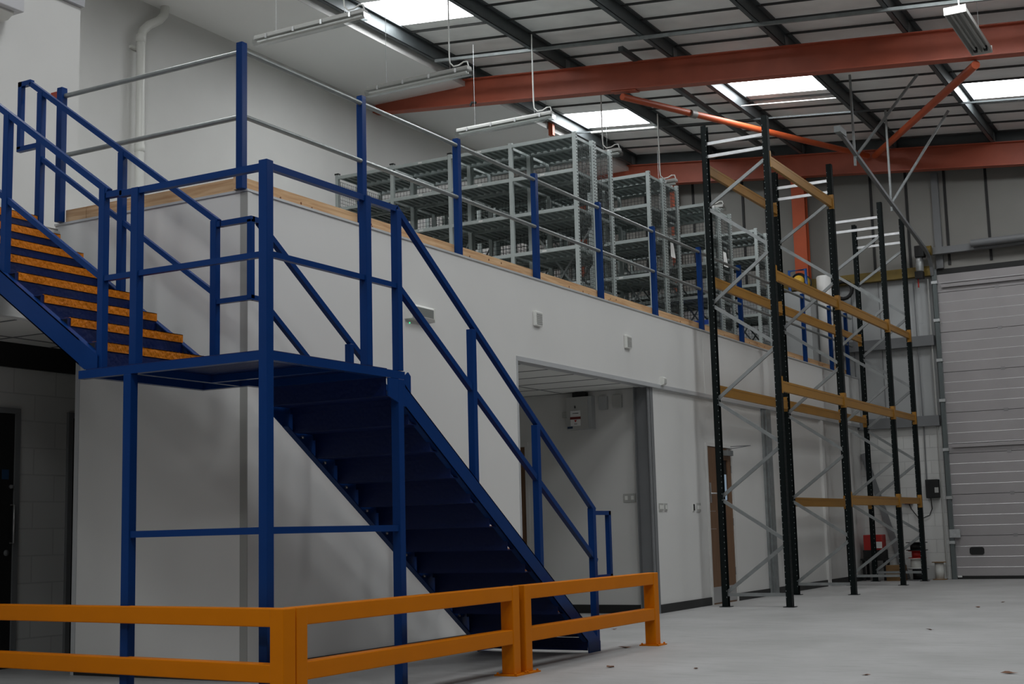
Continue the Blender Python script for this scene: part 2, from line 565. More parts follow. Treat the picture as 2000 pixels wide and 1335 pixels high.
# sheeting ends beside each rooflight
# far gable wall: blockwork, rails and liner panels, with the opening of the sectional door
m = MB()
m.box(XW, 1.42, YN, YN + .2, 0, 2.62, M_BLOCK); m.box(5.6, XE, YN, YN + .2, 0, 2.62, M_BLOCK)
m.box(XW, 1.42, YN + .04, YN + .2, 2.62, 5.35, M_LINERW); m.box(5.6, XE, YN + .04, YN + .2, 2.62, 5.35, M_LINERW)
m.box(XW, XE, YN + .04, YN + .2, 5.35, 8.6, M_LINER)
struct('wall_north', m)
for k, (x0, x1, z0, z1, mm_) in enumerate([(-.06, 1.38, 2.62, 2.80, M_GREYP), (-.9, 1.38, 4.02, 4.2, M_GREYP), (-1.6, 1.40, 5.25, 5.42, M_OCHRE)]):
    struct('trim_%d' % (11 + k), box(x0, x1, YN - .10, YN + .04, z0, z1), mm_)
# dark cover strips between the upper liner panels
m = MB()
for px_ in (-5.0, -4.0, -3.0, -2.0, -1.55, .42, 1.05, 1.72, 2.42, 3.12, 3.82, 4.52, 5.2):
    m.box(px_ - .022, px_ + .022, YN + .02, YN + .045, 5.42, 7.6)
struct('trim_14', m, M_DARK)
m = MB()
for px_ in (-.55, -.05, .45, .95):
    m.box(px_ - .006, px_ + .006, YN + .03, YN + .045, 2.8, 5.25)
struct('trim_15', m, M_GREYP)
# ------------------------------------------------------------------ roof steel
def sloped(mm, x0, x1, y0, y1, d0, d1, m_):
    mm.hexa([(x0, y0, zb(x0) + d0), (x1, y0, zb(x1) + d0), (x1, y1, zb(x1) + d0), (x0, y1, zb(x0) + d0),
             (x0, y0, zb(x0) + d1), (x1, y0, zb(x1) + d1), (x1, y1, zb(x1) + d1), (x0, y1, zb(x0) + d1)], m_)
def rafter(y, label):
    mm = MB()
    sloped(mm, XW, XE, y - .09, y + .09, 0, .016, M_OX)
    sloped(mm, XW, XE, y - .005, y + .005, .016, .394, M_OX)
    sloped(mm, XW, XE, y - .09, y + .09, .394, .41, M_OX)
    return tag(obj('rafter', mm), label, 'beam', 'red oxide roof rafters')
raf = rafter(10.06, 'red oxide steel rafter crossing the roof in front of the pallet rack')
raf2 = rafter(16.2, 'red oxide steel rafter against the far gable wall above the door')
m = MB(); sloped(m, -1.62, -1.22, 10.0, 10.14, -.016, -.001, M_OX)
obj('gusset_plate', m, M_OX, raf)
m = MB(); sloped(m, XW, XE, 16.24, 16.58, .40, .62, M_PURLIN)  # dark filler, shade of the gap above the far rafter put into its colour
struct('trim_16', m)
purl = ['leftmost dark roof purlin, beside the white soffit', 'second dark roof purlin from the white soffit', 'third dark roof purlin from the white soffit, above the corner of the shelving',
        'fourth dark roof purlin from the white soffit, above the pallet rack', 'fifth dark roof purlin from the white soffit, left of the reflector lamp', 'dark roof purlin at the right edge, behind the reflector lamp']
for k, P in enumerate(PURX[1:7]):
    mm = MB(); z0, z1 = zb(P) + .412, zb(P) + .612
    mm.box(P - .004, P + .004, YS, 16.25, z0, z1)
    mm.box(P - .065, P + .004, YS, 16.25, z0, z0 + .006); mm.box(P - .065, P - .059, YS, 16.25, z0, z0 + .02)
    mm.box(P - .004, P + .065, YS, 16.25, z1 - .006, z1); mm.box(P + .059, P + .065, YS, 16.25, z1 - .02, z1)
    o = tag(obj('roof_purlin', mm, M_PURLIN), purl[k], 'purlin', 'roof purlins')
    for yb in (10.06, 16.1):
        c = MB()
        c.box(P + .006, P + .014, yb - .07, yb + .07, zb(P) + .412, zb(P) + .56)
        obj('cleat', c, M_GREYP, o)
# orange tube bracing in the roof plane
t = tag(obj('brace_tube', MB().tube([(-1.46, 10.05, 7.255), (.55, 16.07, 7.44)], .05, 14), M_OXB), 'orange roof brace tube running from the near rafter down towards the door track', 'brace', 'orange tube braces')
obj('collar', MB().tube([(-.97, 11.47, 7.286), (-.93, 11.59, 7.29)], .062, 14), M_LINER, t)
tag(obj('brace_tube', MB().tube([(3.5, 10.1, 6.79), (.68, 16.07, 7.42)], .055, 14), M_OXB), 'orange roof brace tube rising to the right under the reflector lamp', 'brace', 'orange tube braces')
# orange gable posts
for x, w, z0, lab in ((-.84, .24, 5.3, 'wide orange steel post on the far gable wall behind the pallet rack'),
                      (-3.3, .1, FL, 'thin orange steel post on the far wall seen through the shelving'),
                      (-5.3, .1, FL, 'thin orange steel post in the far left corner behind the shelving')):
    mm = MB()
    mm.box(x - w / 2, x + w / 2, 16.33, 16.345, z0, zb(x) + .05); mm.box(x - .006, x + .006, 16.345, 16.5, z0, zb(x) + .05); mm.box(x - w / 2, x + w / 2, 16.5, 16.515, z0, zb(x) + .05)
    tag(obj('gable_post', mm, M_OXB), lab, 'post', 'orange gable posts')
mm = MB(); mm.box(1.50, 1.62, 16.575, 16.64, 5.37, zb(1.5) + .02)
tag(obj('door_post', mm, M_GREYP), 'grey steel post rising above the roller door track to the far rafter', 'post')
tag(obj('soffit_strut', MB().box(-4.13, -4.05, 12.82, 12.90, 7.80, 8.2), M_OXB), 'short orange steel strut beside the soffit edge above the shelving', 'strut')
# galvanised channels and rods hung under the purlins
def chan(x0, x1, y, w, h, d, m_, lab, name='cable_channel'):
    mm = MB(); sloped(mm, x0, x1, y - w / 2, y + w / 2, d, d + h, m_)
    return tag(obj(name, mm), lab, 'channel')
chan(-4.0, 4.3, 8.97, .042, .042, .368, M_GALVD, 'galvanised cable channel across the roof in front of the near rafter')
chan(-4.0, 4.3, 13.5, .026, .026, .38, M_PURLIN, 'galvanised cable channel across the roof behind the near rafter')
tag(obj('tie_rod', MB().tube([(-3.6, 13.43, zb(-3.6) + .36), (-2.33, 13.43, zb(-2.33) + .36)], .02, 10), M_CABLE), 'white conduit below the skylight above the shelving', 'conduit')
tag(obj('tie_rod', MB().tube([(-.6, 12.78, zb(-.6) + .43), (1.0, 12.78, zb(1.0) + .43)], .009, 8), M_CABLE), 'thin white tie rod below the skylight behind the near rafter', 'rod')
mm = MB(); mm.box(-1.225, -1.155, 9.45, 16.1, zb(-1.2) + .40, zb(-1.2) + .47)
tag(obj('roof_channel', mm, M_PURLIN), 'slim dark roof channel between the third and second purlin', 'channel')
tag(obj('spring_clip', MB().tube([(-3.43, 9.0, 7.19), (-3.40, 9.0, 7.24), (-3.33, 9.0, 7.22)], .018, 8).tube([(-3.37, 9.0, 7.24), (-3.36, 9.0, 7.85)], .002, 5), M_DARK), 'small wire hook hanging below the roof in front of the near rafter', 'hook')

# ------------------------------------------------------------------ weatherproof strip lights over the mezzanine
def batten():
    t = thing('strip_light', '', 'light', (-2.58, 0, 6.64), 'clear strip lights over the mezzanine')
    X0, X1, y, z = -3.36, -1.80, 0, 6.64
    mm = MB()
    pr = [(-.055, .035), (-.045, .055), (.045, .055), (.055, .035), (.055, .005), (-.055, .005)]
    mm.prism(pr, X0 + .02, X1 - .02, 'x')
    mm.v = [(a, b + y, c + z) for a, b, c in mm.v]
    obj('housing', mm, M_PLASTG, t)
    mm = MB()
    pr = [(-.062, .008), (-.058, -.035), (-.035, -.062), (.035, -.062), (.058, -.035), (.062, .008)]
    mm.prism(pr, X0, X1, 'x')
    mm.v = [(a, b + y, c + z) for a, b, c in mm.v]
    obj('diffuser', mm, M_CLEAR, t)
    for dy in (-.022, .022):
        obj('tube', MB().tube([(X0 + .05, y + dy, z - .02), (X1 - .05, y + dy, z - .02)], .013, 10), M_PAPER, t)
    for k in range(4):
        xx = X0 + .2 + k * .39
        for sy in (-1, 1):
            obj('clip', box(xx - .012, xx + .012, y + sy * .062 - .005, y + sy * .062 + .005, z - .012, z + .04), M_GALVL, t)
    for xx in (X0 + .3, X1 - .3):
        obj('suspension_wire', MB().tube([(xx, y, z + .055), (xx, y, zb(xx) + .40)], .003, 5), M_GALV, t)
    c = [(-2.11, y, zb(-2.11) + .45), (-2.11, y, 6.9), (-2.10, y, 6.79), (-2.05, y, 6.735), (-1.97, y, 6.735), (-1.90, y, 6.765), (-1.85, y, 6.76), (-1.83, y, 6.69)]
    obj('cable', MB().tube(c, .009, 6), M_CABLE, t)
    return t
lab = ['nearest clear strip light hanging over the corner of the mezzanine', 'clear strip light hanging just in front of the red rafter', 'clear strip light hanging above the first row of shelving',
       'clear strip light seen through the first row of shelving', 'clear strip light just above the second row of shelving', 'clear strip light behind the pallet rack at the far end']
b0 = batten()
for k, y in enumerate((4.1, 6.3, 8.5, 10.7, 12.9, 15.1)):
    o = b0 if k == 0 else dup(b0, (0, 0, 0))
    o.location = (-2.58, y, 6.64); o['label'] = lab[k]

# twin-tube reflector lamp on the right
t = thing('reflector_lamp', 'white twin-tube reflector lamp hanging in front of the red rafter', 'light', (3.66, 8.85, 6.77))
mm = MB()
X, Yc, Z, H = 3.66, 8.85, 6.77, .8
w = .125
mm.prism([(X - w, Z), (X - w + .01, Z + .075), (X + w - .01, Z + .075), (X + w, Z), (X + w - .012, Z), (X + w - .03, Z + .06), (X + .012, Z + .06), (X, Z + .012), (X - .012, Z + .06), (X - w + .03, Z + .06), (X - w + .012, Z)], Yc - H, Yc + H, 'y')
obj('reflector', mm, M_PLASTG, t)
obj('end_cap', box(X - w, X + w, Yc - H - .012, Yc - H, Z - .005, Z + .085), M_PLASTIC, t)
obj('end_cap', box(X - w, X + w, Yc + H, Yc + H + .012, Z - .005, Z + .085), M_PLASTIC, t)
for s in (-1, 1):
    obj('tube', MB().tube([(X + s * .06, Yc - H + .04, Z + .03), (X + s * .06, Yc + H - .12, Z + .03)], .013, 10), M_PLASTG, t)
    obj('lamp_holder', box(X + s * .06 - .02, X + s * .06 + .02, Yc + H - .12, Yc + H - .06, Z + .005, Z + .058), M_DARK, t)
obj('suspension_cord', MB().tube([(X + .03, Yc - H + .1, Z + .075), (X + .03, Yc - H + .1, zb(X) + .5)], .009, 6), M_CABLE, t)
obj('suspension_wire', MB().tube([(X, Yc + H - .1, Z + .075), (X, Yc + H - .1, zb(X) + .62)], .004, 5), M_GALV, t)

# ------------------------------------------------------------------ mezzanine edge: posts, pipes, timber
PY = [-.03, 1.495, 3.025, 4.555, 6.075, 7.605, 9.135, 10.67, 12.15, 13.62, 15.1, 16.1]
g = thing('guard_rail', 'blue post guard rail with two galvanised pipes along the long mezzanine edge', 'guard rail', (-.03, 0, HT))
for y in PY:
    p = obj('post', box(-.06, 0, y - .03, y + .03, HT, HT + 1.11), M_BLUE, g, bevel=.004)
    obj('cap', box(-.058, -.002, y - .028, y + .028, HT + 1.11, HT + 1.122), M_BLUE, p)
zt, zm = HT + 1.055, HT + .555
obj('top_rail', MB().tube([(-.02, -.03, zt), (-.02, 16.4, zt)], .02, 14), M_PIPE, g)
obj('mid_rail', MB().tube([(-.02, -.03, zm), (-.02, 16.4, zm)], .02, 14), M_PIPE, g)
g = thing('guard_rail', 'short guard rail with two galvanised pipes above the upper stair flight', 'guard rail', (-1.98, -.03, HT))
p = obj('post', box(-1.95, -1.89, -.06, 0, HT + .005, HT + 1.11), M_BLUE, g, bevel=.004)
obj('cap', box(-1.948, -1.892, -.058, -.002, HT + 1.11, HT + 1.122), M_BLUE, p)
tag(obj('end_box', box(-2.035, -1.952, -.045, .0, HT + 1.02, HT + 1.10), M_REDBOX, g), 'red painted block')
obj('top_rail', MB().tube([(-1.92, -.02, zt), (-.06, -.02, zt)], .02, 14), M_PIPE, g)
obj('mid_rail', MB().tube([(-1.92, -.02, zm), (-.06, -.02, zm)], .02, 14), M_PIPE, g)
ordn = ['first', 'second', 'third', 'fourth', 'fifth', 'sixth', 'seventh', 'eighth', 'ninth', 'tenth', 'eleventh']
for k in range(11):
    y0, y1 = PY[k] + .002, PY[k + 1] - .002
    o = obj('timber_kerb', box(-.104, -.0615, y0, y1, HT + .004, HT + .108), M_PINEY)
    tag(o, '%s pine kerb board from the mezzanine corner along the long edge' % ordn[k], 'board', 'pine kerb boards on the mezzanine edge')
    for q in range(3):
        yy = y0 + random.uniform(.1, 1.3) if y1 - y0 > 1.35 else y0 + .3 + .1 * q
        obj('knot', MB().lathe((-.0613, yy, HT + random.uniform(.03, .075)), [(.011, 0), (.009, .0006)], 10, None, (1, 0, 0)), M_KNOT, o)
for x0, x1, l in ((-1.885, -1.66, 'short pine kerb board at the head of the upper stair flight'), (-1.655, -.107, 'long pine kerb board above the upper stair flight')):
    tag(obj('timber_kerb', box(x0, x1, .002, .045, HT + .004, HT + .104), M_PINEX), l, 'board', 'pine kerb boards on the mezzanine edge')
tag(obj('timber_kerb', box(-.10, -.066, -.040, -.002, HT + .004, HT + .15), M_PINEX), 'small upright pine block at the foot of the corner guard post', 'board')

# ------------------------------------------------------------------ blue steel stair
ZL, R1, G1, R2, G2 = 2.08, .1785, .25, 2.08 / 12, .26
Lx0, Lx1, Ly0, Ly1, Lyb, Lxf = -.10, 1.42, -1.5, -.07, -.44, .38
t = thing('stair_landing', 'blue steel stair landing on square legs with railings at the mezzanine corner', 'landing', (1.39, -1.47, 0))
m = MB(); m.box(Lx0 + .06, Lx1 - .004, Ly0 + .004, Lyb, ZL - .008, ZL); m.box(Lxf, Lx1 - .004, Lyb, -.275, ZL - .008, ZL)
obj('deck', m, M_TREAD, t)
fr = MB()
fr.box(Lx0, Lx1 - .001, Ly0, Ly0 + .05, ZL - .058, ZL - .006); fr.box(Lx1 - .05, Lx1, Ly0 + .05, Ly1 - .001, ZL - .058, ZL - .006)
fr.box(Lxf + .05, Lx1 - .05, -.33, -.28, ZL - .058, ZL - .009); fr.box(-.02, .03, Ly0 + .05, Lyb - .05, ZL - .058, ZL - .009); fr.box(-.02, Lxf, Lyb - .05, Lyb, ZL - .058, ZL - .009)
fr.box(Lxf, Lxf + .05, Lyb - .05, Ly1, ZL - .058, ZL - .009)
obj('frame', fr, M_BLUE, t)
ub = MB()
ub.box(.36, Lx1 - .05, -.78, -.74, ZL - .056, ZL - .009)
ub.box(.32, .36, Ly0 + .05, Lyb - .05, ZL - .056, ZL - .009)
obj('deck_bearer', ub, M_BLUE, t)
legs = [(.32, -1.47), (1.39, -1.47), (1.39, -.12)]
for x, y in legs:
    h = ZL + 1.135 if (x, y) == legs[1] else ZL - .058
    e = .0315
    l = obj('leg', box(x - e, x + e, y - e, y + e, .006, h), M_BLUE, t, bevel=.004)
    obj('foot_plate', box(x - .06, x + .06, y - .06, y + .06, 0, .008), M_BLUE, l)
obj('leg_brace', MB().box(.35, 1.36, -1.49, -1.45, 1.02, 1.06), M_BLUE, t)
obj('leg_brace', MB().box(1.37, 1.41, -1.44, -.15, 1.02, 1.06), M_BLUE, t)
zr = ZL + 1.105
for x, y in ((.34, -1.45), (1.385, -.46)):
    obj('post', box(x - .03, x + .03, y - .03, y + .03, ZL, zr + .02), M_BLUE, t, bevel=.004)
m = MB(); m.bar((.20, -1.45, zr), (1.36, -1.45, zr), .04, .04); m.bar((1.385, -1.44, zr), (1.385, -.26, zr), .04, .04)
obj('top_rail', m, M_BLUE, t)
zmr = ZL + .575
m = MB(); m.bar((.06, -1.45, zmr), (1.36, -1.45, zmr), .035, .035); m.bar((1.385, -1.44, zmr), (1.385, -.10, zmr), .035, .035)
obj('mid_rail', m, M_BLUE, t)
# hand rail return on the wall side of the landing
zi = ZL + 1.125
m = MB(); m.bar((.09, -.38, zi), (.375, -.38, zi), .04, .04); m.bar((.355, -.38, zi), (.355, -.28, zi), .04, .04)
obj('inner_top_rail', m, M_BLUE, t)
m = MB(); m.bar((.05, -.38, ZL + .57), (.375, -.38, ZL + .57), .035, .035); m.bar((.355, -.38, ZL + .57), (.355, -.25, ZL + .57), .035, .035)
obj('inner_mid_rail', m, M_BLUE, t)
obj('inner_post', box(.335, .375, -.40, -.36, ZL + .56, zi), M_BLUE, t, bevel=.003)

def stringer(mm, p, q, depth, x_or_y, side, axis):
    """channel stringer: p,q are the ends of its top edge; flanges point to side"""
    (a0, z0), (a1, z1) = p, q
    dv = depth
    tw, fl = .008, .05
    c = x_or_y
    if axis == 'x':      # runs along x at y=c
        P = lambda a, w, z: (a, w, z)
    else:
        P = lambda a, w, z: (w, a, z)
    def slab(w0, w1, d0, d1):
        mm.hexa([P(a0, w0, z0 - d1), P(a1, w0, z1 - d1), P(a1, w1, z1 - d1), P(a0, w1, z0 - d1),
                 P(a0, w0, z0 - d0), P(a1, w0, z1 - d0), P(a1, w1, z1 - d0), P(a0, w1, z0 - d0)])
    slab(min(c, c + side * tw), max(c, c + side * tw), 0, dv)
    slab(min(c, c + side * fl), max(c, c + side * fl), 0, .010)
    slab(min(c, c + side * fl), max(c, c + side * fl), dv - .010, dv)

# upper flight (runs away to the left, in front of the short face)
t = thing('stair_flight', 'upper blue stair flight with orange nosings rising to the left', 'stairs', (0, -.92, ZL))
ya, yb_ = -1.46, -.39
for k in range(1, 9):
    z = ZL + R1 * k; x = .0 - G1 * (k - 1)
    if k == 8:
        tr = box(-1.95, x - .002, ya + .01, yb_ - .01, z - .006, z)
    else:
        tr = box(x - G1 - .002, x - .002, ya + .01, yb_ - .01, z - .006, z)
    tr.box(x - .012, x - .003, ya + .01, yb_ - .01, z - R1, z - .007)
    o = obj('tread', tr, M_TREAD, t)
    ns = MB(); ns.box(x - .06, x + .004, ya + .03, yb_ - .012, z, z + .005); ns.box(x - .002, x + .004, ya + .03, yb_ - .012, z - .052, z + .005)
    yy = ya + .05; q = 0
    while yy < yb_ - .03:
        for zc in (z - .013, z - .036):
            a = .007 * (1 if (q + (zc < z - .02)) % 2 else -1)
            ns.hexa([(x + .0035, yy - .008, zc - a - .003), (x + .0035, yy + .008, zc + a - .003), (x + .0058, yy + .006, zc + a), (x + .0058, yy - .006, zc - a),
                     (x + .0035, yy - .008, zc - a + .003), (x + .0035, yy + .008, zc + a + .003), (x + .0058, yy + .006, zc + a + .001), (x + .0058, yy - .006, zc - a + .001)])
        ns.box(x - .01, x - .002, yy - .004, yy + .004, z + .0048, z + .0072)
        yy += .034; q += 1
    obj('nosing', ns, M_NOSE, o)
# stringer top edge follows the pitch just under the nosings
sl = R1 / G1
def ztop(x): return 2.20 - sl * (x - 0.0)
for y, sd in ((-1.49, 1), (-.36, -1)):
    mm = MB(); stringer(mm, (-.11, ztop(-.11)), (-1.95, ztop(-1.95)), .165, y, sd, 'x')
    mm.prism([(-.1101, ztop(-.11)), (.05, ztop(.05)), (.05, 2.081), (-.06, 2.081), (-.1101, ztop(-.11) - .165)], min(y, y + sd * .008), max(y, y + sd * .008), 'y')
    mm.prism([(-.11, ztop(-.11)), (.05, ztop(.05)), (.05, ztop(.05) - .01), (-.11, ztop(-.11) - .01)], min(y + sd * .0082, y + sd * .05), max(y + sd * .0082, y + sd * .05), 'y')
    
    obj('stringer', mm, M_BLUE, t)
def rail1(x): return 3.265 - sl * (x - .054)
# front hand rail
y = -1.45
m = MB(); m.bar((-2.3, y, rail1(-2.3) - .02), (.09, y, rail1(.09) - .02), .04, .04); m.bar((.085, y, 3.195), (.22, y, 3.195), .04, .04)
obj('hand_rail', m, M_BLUE, t)
m = MB(); m.bar((-2.3, y, rail1(-2.3) - .61), (.05, y, rail1(.05) - .61), .035, .035)
obj('mid_rail', m, M_BLUE, t)
for x in (-1.76, -.86, .05):
    obj('post', box(x - .025, x + .025, y - .025, y + .025, ztop(x) - .05 if x < 0 else ZL, rail1(x) - .025), M_BLUE, t, bevel=.003)
# wall-side hand rail with its end loop
y = -.38
def rail2(x): return 3.235 - .711 * (x - .06)
xt = -1.88
m = MB(); m.bar((xt, y, rail2(xt) - .01), (.06, y, rail2(.06) - .01), .04, .04); m.bar((.05, y, zi), (.10, y, zi), .04, .04)
m.bar((xt + .01, y, rail2(xt)), (-2.01, y, rail2(xt) - .0), .04, .04)
m.bar((-1.99, y, rail2(xt) + .02), (-1.99, y, rail2(xt) - .53), .04, .04, (1, 0, 0)); m.bar((-2.01, y, rail2(xt) - .53), (-1.77, y, rail2(xt) - .53), .04, .04)
obj('hand_rail', m, M_BLUE, t)
m = MB(); m.bar((-1.78, y, rail2(-1.78) - .545), (.04, y, rail2(.04) - .545), .035, .035)
obj('mid_rail', m, M_BLUE, t)
for x in (-1.76, -.88, .03):
    obj('post', box(x - .027, x + .027, y - .025, y + .025, ztop(x) - .05 if x < 0 else ZL, rail2(x) - .02), M_BLUE, t, bevel=.003)

# lower flight (descends along the long face)
t = thing('stair_flight', 'lower blue stair flight seen from below beside the long white wall', 'stairs', (.9, 2.7, 0))
xa, xb = .39, 1.41
low = MB(); low.box(xa + .012, xb - .012, 2.575, 2.583, .02, R2 - .05); obj('kick_plate', low, M_TREAD, t)
for k in range(1, 12):
    z = ZL - R2 * k; y = -.27 + G2 * (k - 1)
    tr = box(xa + .012, xb - .012, y + .011, y + G2, z - .006, z)
    tr.box(xa + .03, xb - .012, y + .004, y + .010, z - .006, z + R2 - .0065)
    tr.box(xa + .012, xb - .012, y + G2, y + G2 + .009, z - .048, z)
    o = obj('tread', tr, M_TREAD, t)
    ns = MB(); ns.box(xa + .012, xb - .012, y + G2 - .05, y + G2 + .010, z + .0005, z + .005); ns.box(xa + .012, xb - .012, y + G2 + .010, y + G2 + .015, z - .043, z + .005)
    obj('nosing', ns, M_NOSE, o)
sl2 = R2 / G2
def zt2(y): return 1.935 - sl2 * y
for x, sd in ((1.42, -1), (.38, 1)):
    mm = MB(); stringer(mm, (-.07, zt2(-.07)), (2.55, zt2(2.55)), .145 if sd < 0 else .215, x, sd, 'y')
    a, b = min(x, x + sd * .008), max(x, x + sd * .008)
    mm.prism([(2.551, zt2(2.551)), (2.78, zt2(2.78)), (2.78, 0.0), (2.56 if sd < 0 else 2.52, 0.0), (2.551, zt2(2.55) - .145)], a, b, 'x')
    mm.prism([(-.07, zt2(-.07) + .01), (-.07, ZL - .03), (-.03, ZL - .005), (.0, ZL - .03), (.0, zt2(0) - .01)], a, b, 'x')
    mm.prism([(-.27, 2.02), (-.0701, 2.02), (-.0701, 1.768 if sd > 0 else 1.838), (-.27, 1.90)], a, b, 'x')
    obj('stringer', mm, M_BLUE, t)
for k in range(2, 11):  # bright studs stand for glints of light at the gaps along the wall-side stringer
    obj('glint_stud', MB().lathe((xa, -.27 + G2 * (k - .45), ZL - R2 * k - .03), [(.011, 0), (.011, .016)], 8, None, (1, 0, 0)), M_GALVL, t)
def r3(y): return 3.062 - sl2 * 1.02 * y
x = 1.385
m = MB(); m.bar((x, -.26, zr), (x, -.105, zr), .04, .04); m.bar((x, -.115, zr + .01), (x, 2.80, r3(2.80)), .04, .04)
m.bar((x, 2.79, 1.135), (x, 3.10, 1.135), .04, .035); m.bar((x, 3.08, 1.15), (x, 3.08, .60), .04, .04, (0, 1, 0)); m.bar((x, 2.8, .60), (x, 3.10, .60), .04, .035)
obj('hand_rail', m, M_BLUE, t)
m = MB(); m.bar((x, -.10, zmr), (x, 2.81, zmr - .66 * 2.91), .04, .04)
obj('mid_rail', m, M_BLUE, t)
for y, z0, z1 in ((-.10, ZL, zr), (.86, zt2(.86) - .06, r3(.86)), (1.815, zt2(1.815) - .06, r3(1.815)), (2.765, .0, r3(2.765))):
    obj('post', box(x - .027, x + .027, y - .027, y + .027, z0, z1 - .005), M_BLUE, t, bevel=.003)
x = .36
def r4(y): return 3.175 - .68 * (y + .30)
m = MB(); m.bar((x, -.30, zi - .01), (x, 2.78, r4(2.78)), .04, .04); m.bar((x, 2.77, r4(2.78)), (x, 3.05, r4(2.78)), .04, .035)
obj('hand_rail', m, M_BLUE, t)
m = MB(); m.bar((x, -.27, ZL + .565), (x, 2.78, r4(2.78) - .56), .035, .035)
obj('mid_rail', m, M_BLUE, t)
for y in (.76, 1.78, 2.75):
    obj('post', box(x - .025, x + .025, y - .025, y + .025, max(0, zt2(y) - .06), r4(y) - .01), M_BLUE, t, bevel=.003)

# ------------------------------------------------------------------ orange floor barriers
def barrier(L):
    t = thing('floor_barrier', '', 'barrier', (0, 0, 0), 'orange floor barriers around the stair')
    for y in (.05, L - .05):
        p = obj('post', box(-.05, .05, y - .05, y + .05, .008, .615), M_YEL, t, bevel=.006)
        b = box(-.09, .09, y - .09, y + .09, 0, .010)
        obj('base_plate', b, M_YEL, p)
        for sx in (-1, 1):
            for sy in (-1, 1):
                obj('anchor_bolt', MB().lathe((sx * .072, y + sy * .072, .008), [(.009, 0), (.009, .012), (.004, .016)], 8), M_YEL, p)
    for z in (.515, .215):
        obj('rail', box(-.046, .046, .09, L - .09, z, z + .10), M_YEL, t, bevel=.006)
    return t
b1 = barrier(2.40); b1.location = (1.63, 1.03, 0); b1['label'] = 'orange floor barrier at the foot of the stair, the rightmost of three'
b2 = barrier(2.52); b2.location = (1.63, -1.565, 0); b2['label'] = 'orange floor barrier in front of the stair, the middle one of three'
b3 = barrier(3.0); b3.location = (1.69, -1.64, 0); b3.rotation_euler = (0, 0, PI / 2 - math.radians(5.5)); b3['label'] = 'orange floor barrier running off to the left in front of the short wall'
# ------------------------------------------------------------------ pallet rack
t = thing('pallet_rack', 'tall empty pallet rack with black uprights and orange beams', 'pallet rack', (.7, 12.2, 0))
FY = [8.72, 11.55, 14.38, 15.85]
XA, XB = .29, 1.11
HR = 6.17
def upright(x, y, s):
    """omega section: s=+1 faces the aisle at +x"""
    mm = MB()
    mm.box(x - .035, x + .035, y - .043, y - .037, .006, HR, M_BLACK); mm.box(x - .035, x + .035, y + .037, y + .043, .006, HR, M_BLACK)
    fx = x + s * .032
    mm.box(min(fx, fx + s * .006), max(fx, fx + s * .006), y - .043, y + .043, .006, HR, M_BLACK)
    z = .12
    while z < HR - .05:
        for dy in (-.026, .026):
            mm.box(x + s * .0382, x + s * .0392, y + dy - .004, y + dy + .004, z - .009, z + .009, M_SLOT)
        mm.box(x - .004 - s * .028, x + .004 - s * .028, y - .0442, y - .0428, z - .006, z + .006, M_HOLE)
        z += .075
    o = obj('upright', mm, None, t)
    b = MB(); b.box(x - .07, x + .07, y - .065, y + .065, 0, .008)
    obj('foot_plate', b, M_BLACK, o)
    return o
NODE = [.165, .80, 1.36, 2.0, 2.59, 3.24, 3.83, 4.48, 5.10, 5.66]
for y in FY:
    upright(XA, y, -1); upright(XB, y, 1)
    for z in (.15, 5.76, 5.93):
        obj('frame_brace', MB().bar((XA - .01, y, z), (XB + .01, y, z), .028, .04), M_GALVL if z > 5 else M_BRACE, t)
    for k in range(len(NODE) - 1):
        x0, x1 = (XA, XB) if k % 2 == 0 else (XB, XA)
        dy = -.012 if k % 2 else .014
        obj('frame_brace', MB().bar((x0, y + dy, NODE[k]), (x1, y + dy, NODE[k + 1] - .03), .028, .042, (0, 0, 1)), M_BRACE, t)
LEV = {0: (5.66, 4.18, 2.775), 1: (4.18, 2.775, 1.38), 2: (4.18, 2.775, 1.38)}
for bay in range(3):
    for x, s in ((XA, -1), (XB, 1)):
        for z in LEV[bay]:
            y0, y1 = FY[bay] + .044, FY[bay + 1] - .044
            h = .13 if bay < 2 else .10
            mm = MB(); mm.box(x - .02, x + .025, y0, y1, z - h, z); 
            mm.box(x - .02, x + .028, y0, y1, z - .03, z - .025)
            b = obj('beam', mm, M_RACKY, t)
            for yc, sg in ((FY[bay], 1), (FY[bay + 1], -1)):
                br = MB()
                br.box(x + s * .0395, x + s * .0435, min(yc, yc + sg * .05), max(yc, yc + sg * .05), z - .16, z + .05)
                br.box(min(x - s * .02, x + s * .0435), max(x - s * .02, x + s * .0435), yc + sg * .0445 - .002, yc + sg * .0445 + .002, z - .16, z + .05)
                obj('beam_bracket', br, M_RACKY, b)

